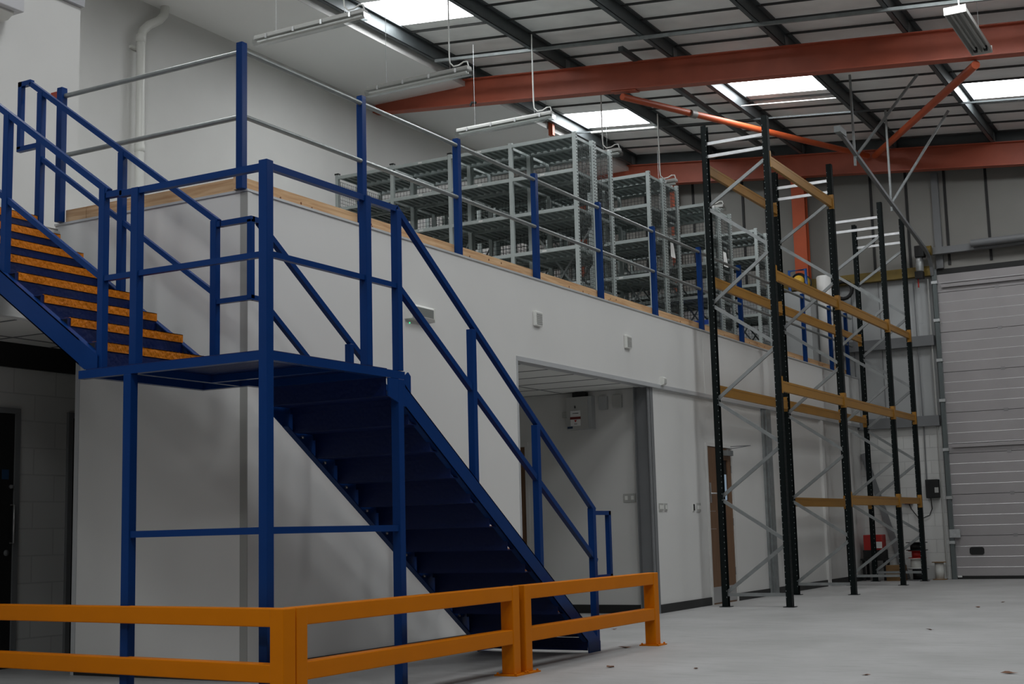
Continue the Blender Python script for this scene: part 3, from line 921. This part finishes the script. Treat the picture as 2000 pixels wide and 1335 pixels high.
# ------------------------------------------------------------------ zinc shelving on the mezzanine
XR, BW, NB, SD = -.80, .907, 4, .50
HS = 2.37
LZ = [HS - .02, HS - .46, HS - .93, HS - 1.43, HS - 1.88, .10]
def shelf_post(x, y, holes):
    mm = MB()
    mm.box(x - .026, x + .026, y - .019, y - .016, FL + .005, FL + HS, M_SHELFU)
    mm.box(x - .026, x - .023, y - .019, y + .02, FL + .005, FL + HS, M_SHELFU); mm.box(x + .023, x + .026, y - .019, y + .02, FL + .005, FL + HS, M_SHELFU)
    mm.box(x - .026, x + .026, y + .017, y + .02, FL + .005, FL + HS, M_SHELF)
    if holes:
        z = FL + .05
        while z < FL + HS - .03:
            mm.box(x + .0258, x + .0268, y - .012, y + .012, z, z + .017, M_SLOT); z += .04
    return mm
def shelf_run(mesh_back, tall_caps):
    """one run of four bays, its front face at local y=0, right end at local x=0"""
    t = thing('shelving_run', '', 'shelving', (XR, 0, FL), 'zinc shelving runs on the mezzanine')
    for k in range(NB + 1):
        x = XR - k * BW
        for y in (.0, SD - .02):
            mm = shelf_post(x, y, k == 0)
            o = obj('upright', mm, None, t)
            obj('foot', box(x - .03, x + .03, y - .025, y + .025, FL, FL + .006), M_RUBBER, o)
            if k > 1 and y == 0 and tall_caps:
                obj('cap', box(x - .032, x + .032, y - .024, y + .024, FL + HS, FL + HS + .02), M_RUBBER, o)
    for k in range(NB):
        x1 = XR - k * BW - .027; x0 = XR - (k + 1) * BW + .027
        for j, dz in enumerate(LZ):
            z = FL + dz
            mm = MB()
            mm.box(x0, x1, .0, SD - .02, z - .004, z, M_SHELF)
            n = 9; w = (x1 - x0) / n
            for q in range(1, n):
                xx = x0 + q * w
                mm.box(xx - .012, xx + .012, .02, SD - .04, z - .030, z - .004, M_SHELF)
            mm.box(x0, x0 + .02, .02, SD - .04, z - .035, z - .004, M_SHELF); mm.box(x1 - .02, x1, .02, SD - .04, z - .035, z - .004, M_SHELF)
            o = obj('shelf', mm, None, t)
            mm = MB(); mm.box(x0, x1, -.022, -.017, z - .045, z); mm.box(x0, x1, -.022, .0, z - .045, z - .041)
            obj('front_lip', mm, M_SHELFU, o)
            mm = MB(); mm.box(x0, x1, SD - .005, SD, z - .05, z); mm.box(x0, x1, SD - .03, SD, z - .05, z - .046)
            obj('rear_lip', mm, M_SHELF, o)
            if k > 0 or j % 2:
                obj('label_holder', box((x0 + x1) / 2 - .03, (x0 + x1) / 2 + .03, -.0235, -.022, z - .032, z - .012), M_PAPER, o)
        if k in (0, 2):
            for a, b in ((0, 1), (1, 0)):
                obj('cross_brace', MB().bar((x0 + (x1 - x0) * a, SD + .002 + a * .008, FL + .15), (x0 + (x1 - x0) * b, SD + .002 + a * .008, FL + 1.3), .004, .025, (0, 0, 1)), M_GALVD, t)
        if mesh_back:
            mm = MB().grid(x0, x1, SD - .014, SD - .014, FL + .06, FL + HS - .08, .055, .0019)
            obj('mesh_panel', mm, M_WIRE, t)
    for xx in (XR, XR - NB * BW):
        obj('end_mesh', MB().grid(xx, xx, .025, SD - .045, FL + .06, FL + HS - .08, .05, .0019), M_WIRE, t)
    return t
fa = shelf_run(False, True); fb_ = shelf_run(True, False)
rows = ['first', 'second', 'third', 'fourth']
for k, y in enumerate((7.09, 9.34, 11.50, 13.76)):
    a = fa if k == 0 else dup(fa, (0, 0, 0))
    b = fb_ if k == 0 else dup(fb_, (0, 0, 0))
    a.location = (XR, y, FL); b.location = (XR, y + .535, FL)
    a['label'] = 'front run of the %s shelving row from the mezzanine corner' % rows[k]
    b['label'] = 'rear run of the %s shelving row, backed with wire mesh' % rows[k]
for x, y, z, w, h, l in ((-.768, 10.02, 4.78, .05, .2, 'white paper sheet hung on the end of the second shelving row'),
                         (-.768, 12.14, 4.98, .06, .22, 'white paper sheet hung on the end of the third shelving row'),
                         (-.768, 14.37, 4.85, .06, .22, 'white paper sheet hung on the end of the fourth shelving row')):
    mm = MB(); mm.hexa([(x, y - w, z), (x + .006, y - w, z - .01), (x + .03, y + w, z - .02), (x + .025, y + w, z), (x, y - w, z + h), (x + .002, y - w, z + h), (x + .002, y + w, z + h), (x, y + w, z + h)])
    tag(obj('paper_sheet', mm, M_PAPER), l, 'paper', 'paper sheets on the shelving')
mm = MB(); mm.box(-1.62, -.86, 11.53, 11.92, FL + HS - 1.878, FL + HS - 1.80)
tag(obj('plastic_tray', mm, M_BLUEP, bevel=.01), 'flat blue plastic tray on a lower shelf of the third row', 'tray')
tag(obj('plastic_crate', MB().box(-4.1, -3.85, 7.75, 8.0, FL + HS - 1.428, FL + HS - 1.2), M_RED, bevel=.01), 'small red box on a lower shelf of the first row', 'box')

# goods stacked at the far end of the mezzanine
t = thing('cable_drum', 'blue and yellow cable drum on the far end of the mezzanine', 'cable drum', (-.62, 15.55, 5.1))
tag(obj('store_cabinet', box(-1.0, -.42, 15.35, 16.2, FL, 5.02), M_LINERW), 'pale cabinet at the far end of the mezzanine under the cable drum', 'cabinet')
obj('flange', MB().lathe((-.62, 15.42, 5.21), [(.15, 0), (.15, .02)], 24, None, (0, 1, 0)), M_DARK, t)
obj('flange', MB().lathe((-.62, 15.66, 5.21), [(.15, 0), (.15, .02)], 24, None, (0, 1, 0)), M_DARK, t)
obj('coil', MB().lathe((-.62, 15.44, 5.21), [(.13, 0), (.13, .22)], 20, None, (0, 1, 0)), M_YELP, t)
obj('hub', MB().lathe((-.62, 15.38, 5.21), [(.10, 0), (.10, .05)], 16, None, (0, 1, 0)), M_YELP, t)
obj('handle', MB().tube([(-.78, 15.38, 5.03), (-.78, 15.38, 5.40), (-.48, 15.38, 5.40), (-.48, 15.38, 5.05)], .028, 8), M_TEAL, t)
tag(obj('lining_roll', MB().lathe((-.26, 15.75, FL), [(.145, 0), (.145, 1.78), (.13, 1.80)], 24), M_PANEL), 'tall white roll standing at the far end of the mezzanine', 'roll')
tag(obj('ducting_coil', MB().tube([(-.14 + .16 * math.cos(a / 8 * PI), 16.47, 5.15 + .16 * math.sin(a / 8 * PI)) for a in range(17)], .035, 8), M_DARK), 'black coil of hose on the far wall behind the white roll', 'hose')

# ------------------------------------------------------------------ things on the white walls
EY0, EY1, EZ = 2.07, 2.425, 2.91
t = thing('emergency_light', 'white emergency bulkhead light on the long wall above the stair', 'light', (0, 2.155, 2.945))
mm = MB(); mm.prism([(0, EZ - .07), (.05, EZ - .07), (.075, EZ - .045), (.075, EZ + .04), (.055, EZ + .06), (0, EZ + .06)], EY0, EY1, 'y')
obj('body', mm, M_PLASTIC, t)
obj('lens', box(.0755, .08, EY0 + .02, EY1 - .02, EZ - .04, EZ + .035), M_CLEAR, t)
obj('end_cap', box(0, .078, EY0 - .008, EY0 - .0005, EZ - .072, EZ + .062), M_PLASTIC, t); obj('end_cap', box(0, .078, EY1 + .0005, EY1 + .008, EZ - .072, EZ + .062), M_PLASTIC, t)
obj('led', MB().lathe((0, 2.135, 2.81), [(.006, 0), (.005, .006)], 8, None, (1, 0, 0)), M_LED, t)
for y, z, l in ((4.465, 3.13, 'small white vented box on the long wall, the one nearer the stair'), (6.66, 3.13, 'small white vented box on the long wall, the one nearer the pallet rack')):
    t = thing('vent_box', l, 'vent', (0, y, z), 'white vented boxes on the long wall')
    obj('case', box(0, .035, y - .075, y + .075, z - .075, z + .075), M_PLASTIC, t, bevel=.006)
    mm = MB()
    mm.box(.0352, .037, y - .055, y + .06, z - .06, z + .055)
    for k in range(6): mm.box(.037, .040, y - .055, y + .06, z - .056 + k * .019, z - .056 + k * .019 + .009)
    obj('grille', mm, M_PLASTG, t)
t = thing('motion_sensor', 'small white sensor at the lower edge of the long wall above the lobby', 'sensor', (0, 7.62, 2.76))
obj('case', MB().prism([(0, 2.70), (.05, 2.715), (.06, 2.79), (.02, 2.81), (0, 2.81)], 7.59, 7.67, 'y'), M_PLASTIC, t)
obj('eye', box(.045, .062, 7.605, 7.655, 2.72, 2.775), M_PLASTG, t)

def socket(loc, w, h, axis, label, cat='socket', group=None, name='socket', lines=2):
    x, y, z = loc
    t = thing(name, label, cat, loc, group)
    if axis == 'x':
        obj('plate', box(x, x + .012, y - w / 2, y + w / 2, z - h / 2, z + h / 2), M_PLASTG, t)
        for k in range(lines):
            yy = y - w / 2 + w * (k + .5) / lines
            obj('rocker', box(x + .012, x + .018, yy - .018, yy + .018, z - .024, z + .024), M_PLASTIC, t)
    else:
        obj('plate', box(x - w / 2, x + w / 2, y - .012, y, z - h / 2, z + h / 2), M_PLASTG, t)
        for k in range(lines):
            xx = x - w / 2 + w * (k + .5) / lines
            obj('rocker', box(xx - .018, xx + .018, y - .018, y - .012, z - .024, z + .024), M_PLASTIC, t)
    return t
socket((-.04, 7.55, 1.24), .12, .09, 'x', 'wider grey socket plate on the white partition beside the lobby', group='grey wall plates')
socket((-.04, 7.69, 1.24), .08, .09, 'x', 'narrower grey socket plate on the white partition beside the lobby', group='grey wall plates', lines=1)
socket((-.04, 8.75, 1.24), .13, .11, 'x', 'grey light switch plate beside the wooden door', 'switch', name='light_switch')
t = thing('key_switch', 'small black and white key switch left of the grey light switch', 'switch', (-.04, 8.58, 1.24))
obj('plate', box(-.04, -.03, 8.555, 8.605, 1.19, 1.29), M_PLASTIC, t); obj('barrel', box(-.03, -.018, 8.57, 8.59, 1.20, 1.28), M_DARK, t)
socket((-.37, 7.40, 1.36), .16, .10, 'y', 'grey double socket on the lobby wall near the steel column', group='grey wall plates')

# consumer unit and boxes in the lobby
t = thing('fuse_board', 'white steel fuse board with a red warning notice high on the lobby wall', 'fuse board', (-.95, 7.40, 2.4))
obj('case', box(-1.13, -.79, 7.29, 7.40, 2.21, 2.61), M_LINERW, t, bevel=.004)
obj('door', box(-1.125, -.835, 7.28, 7.29, 2.215, 2.605), M_PLASTG, t)
obj('notice', box(-1.07, -.935, 7.276, 7.28, 2.255, 2.44), M_PAPER, t)
mm = MB(); mm.box(-1.075, -.93, 7.272, 7.276, 2.335, 2.365); obj('notice_band', mm, mat('dark red print', (.16, .02, .015), .7), t)
obj('warning_mark', MB().prism([(-1.02, 2.325), (-.985, 2.325), (-1.0025, 2.298)], 7.272, 7.276, 'y'), M_RED, t)
obj('notice_text', MB().box(-1.04, -.96, 7.273, 7.276, 2.405, 2.411).box(-1.02, -.98, 7.273, 7.276, 2.275, 2.281), M_SLOT, t)
obj('sticker', box(-1.115, -1.045, 7.276, 7.28, 2.225, 2.25), mat('dark blue sticker', (.01, .035, .09), .6), t)
obj('latch', box(-1.01, -1.0, 7.272, 7.28, 2.47, 2.5), M_DARK, t)
tag(obj('cable_entry', box(-1.05, -.88, 7.30, 7.40, 2.612, 2.665), M_DARK), 'dark cable entry above the white fuse board', 'duct')
tag(obj('junction_box', box(-1.225, -1.155, 7.35, 7.40, 2.37, 2.44), M_PLASTG, bevel=.004), 'small grey wall box left of the fuse board', 'box', 'grey boxes around the fuse board')
tag(obj('alarm_unit', box(-.72, -.61, 7.35, 7.40, 2.44, 2.60), M_LINERW, bevel=.004), 'white control box just right of the fuse board', 'box', 'grey boxes around the fuse board')
tag(obj('alarm_sounder', box(-.535, -.42, 7.36, 7.40, 2.45, 2.61), M_PLASTG, bevel=.006), 'grey box on the lobby wall nearest the steel column', 'box', 'grey boxes around the fuse board')

# steel columns set in the partition
mm = MB(); mm.box(-.215, -.205, 7.26, 7.40, 0, 2.675); mm.box(-.215, -.03, 7.325, 7.335, 0, 2.675); mm.box(-.04, -.03, 7.26, 7.42, 0, 2.675)
tag(obj('steel_column', mm, M_GREYP), 'grey steel column at the right side of the lobby opening', 'column', 'grey steel columns in the partition')
mm = MB(); mm.box(-.05, -.005, 11.33, 11.42, 0, 2.66); mm.box(-.05, .012, 11.42, 11.62, 0, 2.66)
tag(obj('steel_column', mm, M_GALVD), 'grey steel column in the partition behind the pallet rack', 'column', 'grey steel columns in the partition')
tag(obj('steel_column', box(-.05, .0, 14.15, 14.27, 0, 2.66), M_PANEL), 'white boxed column in the partition at the far end of the rack', 'column')

# wooden door in the partition
mm = MB(); mm.box(-.14, -.015, 9.06, 9.10, 0, 2.035); mm.box(-.14, -.015, 9.975, 10.02, 0, 2.035); mm.box(-.14, -.015, 9.06, 10.02, 2.035, 2.08)
d = struct('door_1', mm, M_WHITE)
leaf = MB(); leaf.box(-.075, -.03, 9.105, 9.70, 0, 2.03); leaf.box(-.075, -.03, 9.70, 9.84, 0, 1.33); leaf.box(-.075, -.03, 9.70, 9.84, 1.87, 2.03); leaf.box(-.075, -.03, 9.84, 9.97, 0, 2.03)
lf = obj('leaf', leaf, M_OAK, d)
obj('vision_panel', box(-.058, -.047, 9.70, 9.84, 1.33, 1.87), M_DARK, lf)
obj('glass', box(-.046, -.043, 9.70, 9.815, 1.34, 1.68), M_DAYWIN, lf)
obj('kick_plate', box(-.03, -.028, 9.12, 9.96, .02, .22), M_INOX, lf)
obj('handle', MB().box(-.03, -.024, 9.15, 9.20, 1.30, 1.56).tube([(-.02, 9.175, 1.42), (.02, 9.175, 1.42), (.02, 9.29, 1.42)], .01, 8), M_INOX, lf)
for z in (.96, 1.19): obj('inlay', box(-.03, -.0285, 9.105, 9.33, z, z + .006), M_INOX, lf)
mm = MB(); mm.box(-.03, .03, 9.70, 9.93, 1.93, 2.0); obj('closer_body', mm, M_GALVD, lf)
obj('closer_arm', MB().bar((.0, 9.76, 2.01), (.26, 9.98, 2.06), .016, .01).bar((.26, 9.98, 2.06), (-.03, 9.96, 2.06), .016, .01), M_GREYP, lf)
for z in (.4, 1.05, 1.75): obj('hinge', box(-.034, -.024, 9.965, 9.985, z - .05, z + .05), M_GREYP, lf)
# door in the lobby and the two doors in the blockwork
mm = MB(); mm.box(-1.785, -1.74, 7.385, 7.5, 0, 2.045); mm.box(-2.7, -1.74, 7.385, 7.5, 2.045, 2.1)
d = struct('door_2', mm, M_WHITE)
lf = obj('leaf', box(-2.66, -1.787, 7.41, 7.45, 0, 2.04), M_OAK, d)
obj('pull_handle', MB().tube([(-1.86, 7.37, 1.05), (-1.86, 7.37, 1.4)], .01, 8), M_INOX, lf)
def blockdoor(n, y0, y1, pull):
    mm = MB(); mm.box(-2.7, -2.67, y0 - .05, y0, 0, 2.075); mm.box(-2.7, -2.67, y1, y1 + .05, 0, 2.075); mm.box(-2.7, -2.67, y0 - .05, y1 + .05, 2.075, 2.12)
    d = struct('door_%d' % n, mm, M_GREYP)
    lf = obj('leaf', box(-2.70, -2.685, y0, y1, 0, 2.075), M_DARK, d)
    if pull:
        obj('pull_handle', MB().tube([(-2.685, y1 - .02, 1.01), (-2.645, y1 - .02, 1.01), (-2.645, y1 - .02, 1.32), (-2.685, y1 - .02, 1.32)], .009, 8), M_INOX, lf)
        obj('lock', MB().lathe((-2.685, y1 - .06, .93), [(.025, 0), (.025, .01)], 12, None, (1, 0, 0)), M_GREYP, lf)
        obj('latch', MB().lathe((-2.685, y1 - .03, 1.47), [(.018, 0), (.014, .03)], 10, None, (1, 0, 0)), M_GREYP, lf)
        obj('sticker', box(-2.685, -2.683, y1 - .12, y1 - .05, 1.53, 1.61), mat('round blue notice', (.01, .05, .12), .6), lf)
blockdoor(3, -.66, .23, True)
blockdoor(4, .85, 1.72, False)

# wall heater at the top left and the downpipe
t = thing('wall_heater', 'white wall-mounted unit on the upper left wall', 'heater', (-2.7, -.3, 5.6))
obj('case', box(-2.7, -2.47, -1.1, .04, 5.46, 5.80), M_HEAT, t, bevel=.008)
obj('tray', MB().prism([(-2.7, 5.40), (-2.60, 5.40), (-2.53, 5.44), (-2.53, 5.459), (-2.7, 5.459)], -1.1, -.02, 'y'), M_PLASTIC, t)
t = thing('downpipe', 'white rainwater downpipe with an offset bend on the wall behind the mezzanine', 'pipe', (-5.76, 4.7, FL))
obj('pipe', MB().tube([(-5.74, 4.70, FL), (-5.74, 4.70, 7.36), (-5.74, 4.73, 7.47), (-5.74, 4.84, 7.58), (-5.74, 5.02, 7.70), (-5.74, 5.11, 7.80), (-5.74, 5.13, 7.93)], .056, 16), M_PLASTIC, t)
for z in (7.30, 5.86):
    obj('socket_collar', MB().lathe((-5.74, 4.70, z), [(.056, 0), (.064, .005), (.064, .10), (.056, .105)], 16), M_PLASTIC, t)
for z in (7.22, 5.78):
    obj('bracket', box(-5.85, -5.80, 4.60, 4.80, z, z + .035), M_PLASTIC, t)

# ------------------------------------------------------------------ sectional overhead door in the gable wall
d = struct('door_5', MB().box(1.42, 1.49, YN - .02, YN + .12, 0, 5.36, M_GALVD).box(5.53, 5.6, YN - .02, YN + .12, 0, 5.36, M_GALVD).box(1.49, 5.53, YN + .03, YN + .1, 5.26, 5.36, M_DARK))
zs = [.05] + [.727 + .702 * k for k in range(7)] + [5.26]
for k in range(len(zs) - 1):
    z0, z1 = zs[k] + .004, zs[k + 1] - .004
    mm = MB(); mm.box(1.48, 5.54, YN, YN + .04, z0, z1, M_DOORP)
    z = .2 + .1755 * math.ceil((z0 - .2) / .1755 - .01)
    while z < z1 - .02:
        if z > z0 + .03:
            mm.hexa([(1.49, YN - .004, z - .004), (5.53, YN - .004, z - .004), (5.53, YN, z - .008), (1.49, YN, z - .008), (1.49, YN - .004, z - .003), (5.53, YN - .004, z - .003), (5.53, YN, z + .004), (1.49, YN, z + .004)], M_DOORL)
        z += .1755
    p = obj('panel', mm, None, d)
    if k:
        for xx in (2.48, 3.5, 4.5):
            obj('hinge', box(xx - .035, xx + .035, YN - .006, YN, z0 - .03, z0 + .022), M_HINGE, p)
obj('light_stop', box(1.491, 5.529, YN + .045, YN + .055, .02, 5.255), M_DARK, d)  # added dark sheet, stops outside light leaking through the panel joints
obj('bottom_seal', box(1.47, 5.55, YN - .01, YN + .04, 0, .05), M_RUBBER, d)
for z in (2.25, 5.04):
    mm = MB(); mm.box(1.56, 5.45, YN - .05, YN, z + .04, z + .05); mm.box(1.56, 5.45, YN - .05, YN - .044, z - .02, z + .05)
    obj('stiffener', mm, M_DOORP, d)
mm = MB(); mm.prism([(1.82 + .04 * (1 - math.cos(a)) if 0 else 1.84 + (.075 if math.cos(a) > 0 else -.075) + .045 * math.cos(a), .47 + (.025 if math.sin(a) > 0 else -.025) + .04 * math.sin(a)) for a in [k * PI / 12 + .01 for k in range(24)]], YN - .012, YN, 'y')
obj('step_handle', mm, M_RUBBER, d)
obj('reflector_tag', box(1.50, 1.57, YN - .03, YN - .01, .03, .06), M_PAPER, d)
for x in (1.43, 5.56):
    mm = MB(); mm.box(x - .02, x + .055 if x < 3 else x + .02, YN - .07, YN - .062, 0, 5.3); mm.box(x - .02, x - .012, YN - .07, YN, 0, 5.3)
    g = obj('guide', mm, M_GUIDE, d)
    for z in (.62, 1.38, 2.2, 3.05, 3.75, 4.45, 5.12):
        obj('guide_bracket', box(x - .03, x + .075, YN - .085, YN - .02, z - .025, z + .025), M_GALV, g)
obj('lock_bolt', box(1.42, 1.60, YN - .09, YN - .05, .70, .84), M_GALV, d)
# shaft, spring, motor
t = thing('door_shaft', 'grey torsion shaft with a spring above the sectional door', 'shaft', (3.5, 16.3, 5.68))
obj('shaft', box(1.47, 5.6, 16.44, 16.55, 5.60, 5.72), M_GREYP, t)
obj('spring', MB().tube([(2.15, 16.36, 5.70), (5.0, 16.36, 5.70)], .062, 16), M_GREYP, t)
obj('cable_drum', MB().tube([(1.40, 16.36, 5.66), (1.48, 16.36, 5.66)], .085, 18), M_OCHRE, t)
obj('gearbox', box(1.20, 1.36, 16.28, 16.46, 5.56, 5.76), M_DARK, t, bevel=.01)
obj('motor_case', MB().lathe((1.26, 16.36, 5.30), [(.055, 0), (.07, .03), (.07, .22), (.055, .26)], 16), M_GALV, t)
obj('motor_cover', box(1.18, 1.32, 16.29, 16.43, 5.18, 5.31), M_DARK, t, bevel=.008)
obj('release_cord', MB().tube([(1.22, 16.36, 5.18), (1.22, 16.36, 5.03)], .012, 6), M_RED, t)
# high-lift track and its hangers
t = thing('door_track', 'grey high-lift door track climbing from the door head into the roof', 'track', (1.43, 14, 6))
pts = [(1.43, 16.54, 5.25), (1.43, 16.50, 5.40), (1.43, 16.34, 5.56), (1.43, 16.1, 5.64), (1.43, 10.95, 6.50)]
mm = MB()
for p, q in zip(pts, pts[1:]): mm.bar(p, q, .055, .05)
obj('rail', mm, M_GREYP, t)
obj('end_stop', MB().bar((1.43, 10.93, 6.50), (1.43, 11.25, 6.50), .09, .09), M_GALVD, t)
for y, z, dx in ((11.88, 6.30, .98), (13.95, 6.02, .98)):
    obj('hanger', MB().bar((1.41, y, z - .12), (1.41, y, zb(1.41) + .5), .035, .03, (1, 0, 0)), M_GALVD, t)
    obj('hanger', MB().bar((1.41, y, z), (1.41 + dx, y, zb(2.4) + .42), .035, .03, (0, 1, 0)), M_GALVD, t)

# door controls and cables
t = thing('door_control', 'black door control box on the blockwork beside the sectional door', 'control box', (1.18, 16.55, 1.5))
obj('case', box(1.08, 1.30, 16.47, 16.6, 1.38, 1.70), M_RUBBER, t, bevel=.012)
obj('keypad', box(1.235, 1.30, 16.462, 16.47, 1.47, 1.56), M_PLASTG, t)
obj('cable', MB().tube([(1.14, 16.57, 1.38), (1.15, 16.57, 1.2), (1.10, 16.57, 1.09), (1.0, 16.57, 1.05), (.9, 16.57, 1.06), (.8, 16.57, 1.2), (.76, 16.57, 1.30)], .008, 6), M_DARK, t)
t = thing('isolator_switch', 'dark red isolator switch on the blockwork beside the rack end', 'switch', (.76, 16.56, 1.35))
obj('case', box(.70, .83, 16.5, 16.6, 1.29, 1.40), mat('dark red switch', (.13, .012, .02), .5), t, bevel=.006)
obj('trunking', box(.38, .70, 16.56, 16.6, 1.30, 1.35), M_PLASTG, t)
tag(obj('conduit', MB().tube([(1.09, 16.57, 1.70), (1.10, 16.57, 2.6), (1.08, 16.57, 5.2)], .012, 8), M_GREYP), 'thin grey conduit running up the far wall beside the door, left one', 'conduit', 'conduits beside the door')
tag(obj('conduit', MB().tube([(1.335, 16.57, 0.02), (1.335, 16.57, 2.6), (1.335, 16.57, 5.2)], .014, 8), M_PLASTG), 'thin grey conduit running up the far wall beside the door, right one', 'conduit', 'conduits beside the door')

# things left in the far corner
def reel(x, y, z, r, h, m1, m2, label, group):
    t = thing('cable_reel', label, 'reel', (x, y, z), group)
    obj('flange', MB().lathe((x, y, z), [(r, 0), (r, .012)], 20), m1, t); obj('flange', MB().lathe((x, y, z + h - .012), [(r, 0), (r, .012)], 20), m1, t)
    obj('drum', MB().lathe((x, y, z + .012), [(r * .62, 0), (r * .62, h - .024)], 16), m2, t)
tag(obj('work_bench', MB().box(-.02, .42, 16.1, 16.46, .34, .37).box(.0, .04, 16.14, 16.18, 0, .34).box(.36, .40, 16.14, 16.18, 0, .34).box(.0, .04, 16.40, 16.44, 0, .34).box(.36, .40, 16.40, 16.44, 0, .34), M_RUBBER), 'low black bench in the far corner carrying the red crate', 'bench')
t = thing('tool_crate', 'red and white crate on the low black bench in the far corner', 'crate', (.2, 16.28, .62))
obj('case', box(.04, .36, 16.14, 16.42, .371, .78), M_RED, t, bevel=.01); obj('panel', box(.17, .36, 16.132, 16.14, .55, .66), M_PAPER, t); obj('base', box(.03, .38, 16.12, 16.43, .371, .52), M_RUBBER, t)
tag(obj('carton', MB().box(.44, .72, 15.98, 16.28, .0, .26), M_CARD, bevel=.004), 'brown cardboard carton on the floor behind the rack end', 'carton')
reel(.93, 16.25, .0, .17, .2, M_GREYP, M_DARK, 'dark cable reel at the bottom of the pile by the last rack frame', 'reels by the last rack frame')
reel(.90, 16.25, .2, .16, .17, M_PLASTIC, M_PLASTIC, 'white cable reel on the dark one by the last rack frame', 'reels by the last rack frame')
reel(.92, 16.25, .37, .15, .13, M_RED, M_RED, 'red cable reel near the top of the pile by the last rack frame', 'reels by the last rack frame')
reel(.92, 16.25, .5, .18, .14, M_RUBBER, M_DARK, 'black cable reel on top of the pile by the last rack frame', 'reels by the last rack frame')
reel(1.24, 16.40, .0, .12, .30, M_CARD, M_PLASTIC, 'tall white reel with brown ends beside the pile, nearest the door', 'reels by the last rack frame')
tag(obj('steel_channel', MB().bar((.02, 16.56, 2.2), (.66, 16.53, .01), .10, .05, (0, 1, 0)), M_GREYP), 'long grey steel channel leaning in the far corner', 'channel')

# dry leaves and scraps on the floor
for k, (x, y, s, a) in enumerate(((1.51, 3.06, .05, .3), (2.09, 1.55, .04, 1.2), (2.73, 1.61, .025, 2.), (3.52, 5.4, .035, .1), (4.81, 1.86, .045, .2), (3.4, 9.8, .03, 1.), (3.3, 8.78, .035, 2.2), (.51, 4.97, .03, .7), (3.96, 1.53, .03, .5))):
    mm = MB(); n = 8
    ring = [(x + s * math.cos(q * 2 * PI / n + a) * (1.3 if q % 4 == 0 else .75), y + s * .6 * math.sin(q * 2 * PI / n + a), .004 + .012 * random.random()) for q in range(n)]
    mm.add([(x, y, .002)] + ring, [(0, i + 1, (i + 1) % n + 1) for i in range(n)])
    l = ['dry leaf beside the foot of the stair', 'dry leaf nearest the middle barrier', 'tiny brown scrap on the open floor right of the barrier', 'small reddish leaf on the open floor ahead of the sectional door', 'brown scrap at the bottom right of the floor',
         'tiny scrap on the floor in front of the last rack bay', 'small scrap on the floor in front of the rack', 'small leaf in front of the lobby opening', 'small scrap near the bottom edge of the floor'][k]
    tag(obj('dry_leaf', mm, M_LEAF), l, 'leaf', 'leaves and scraps on the floor')
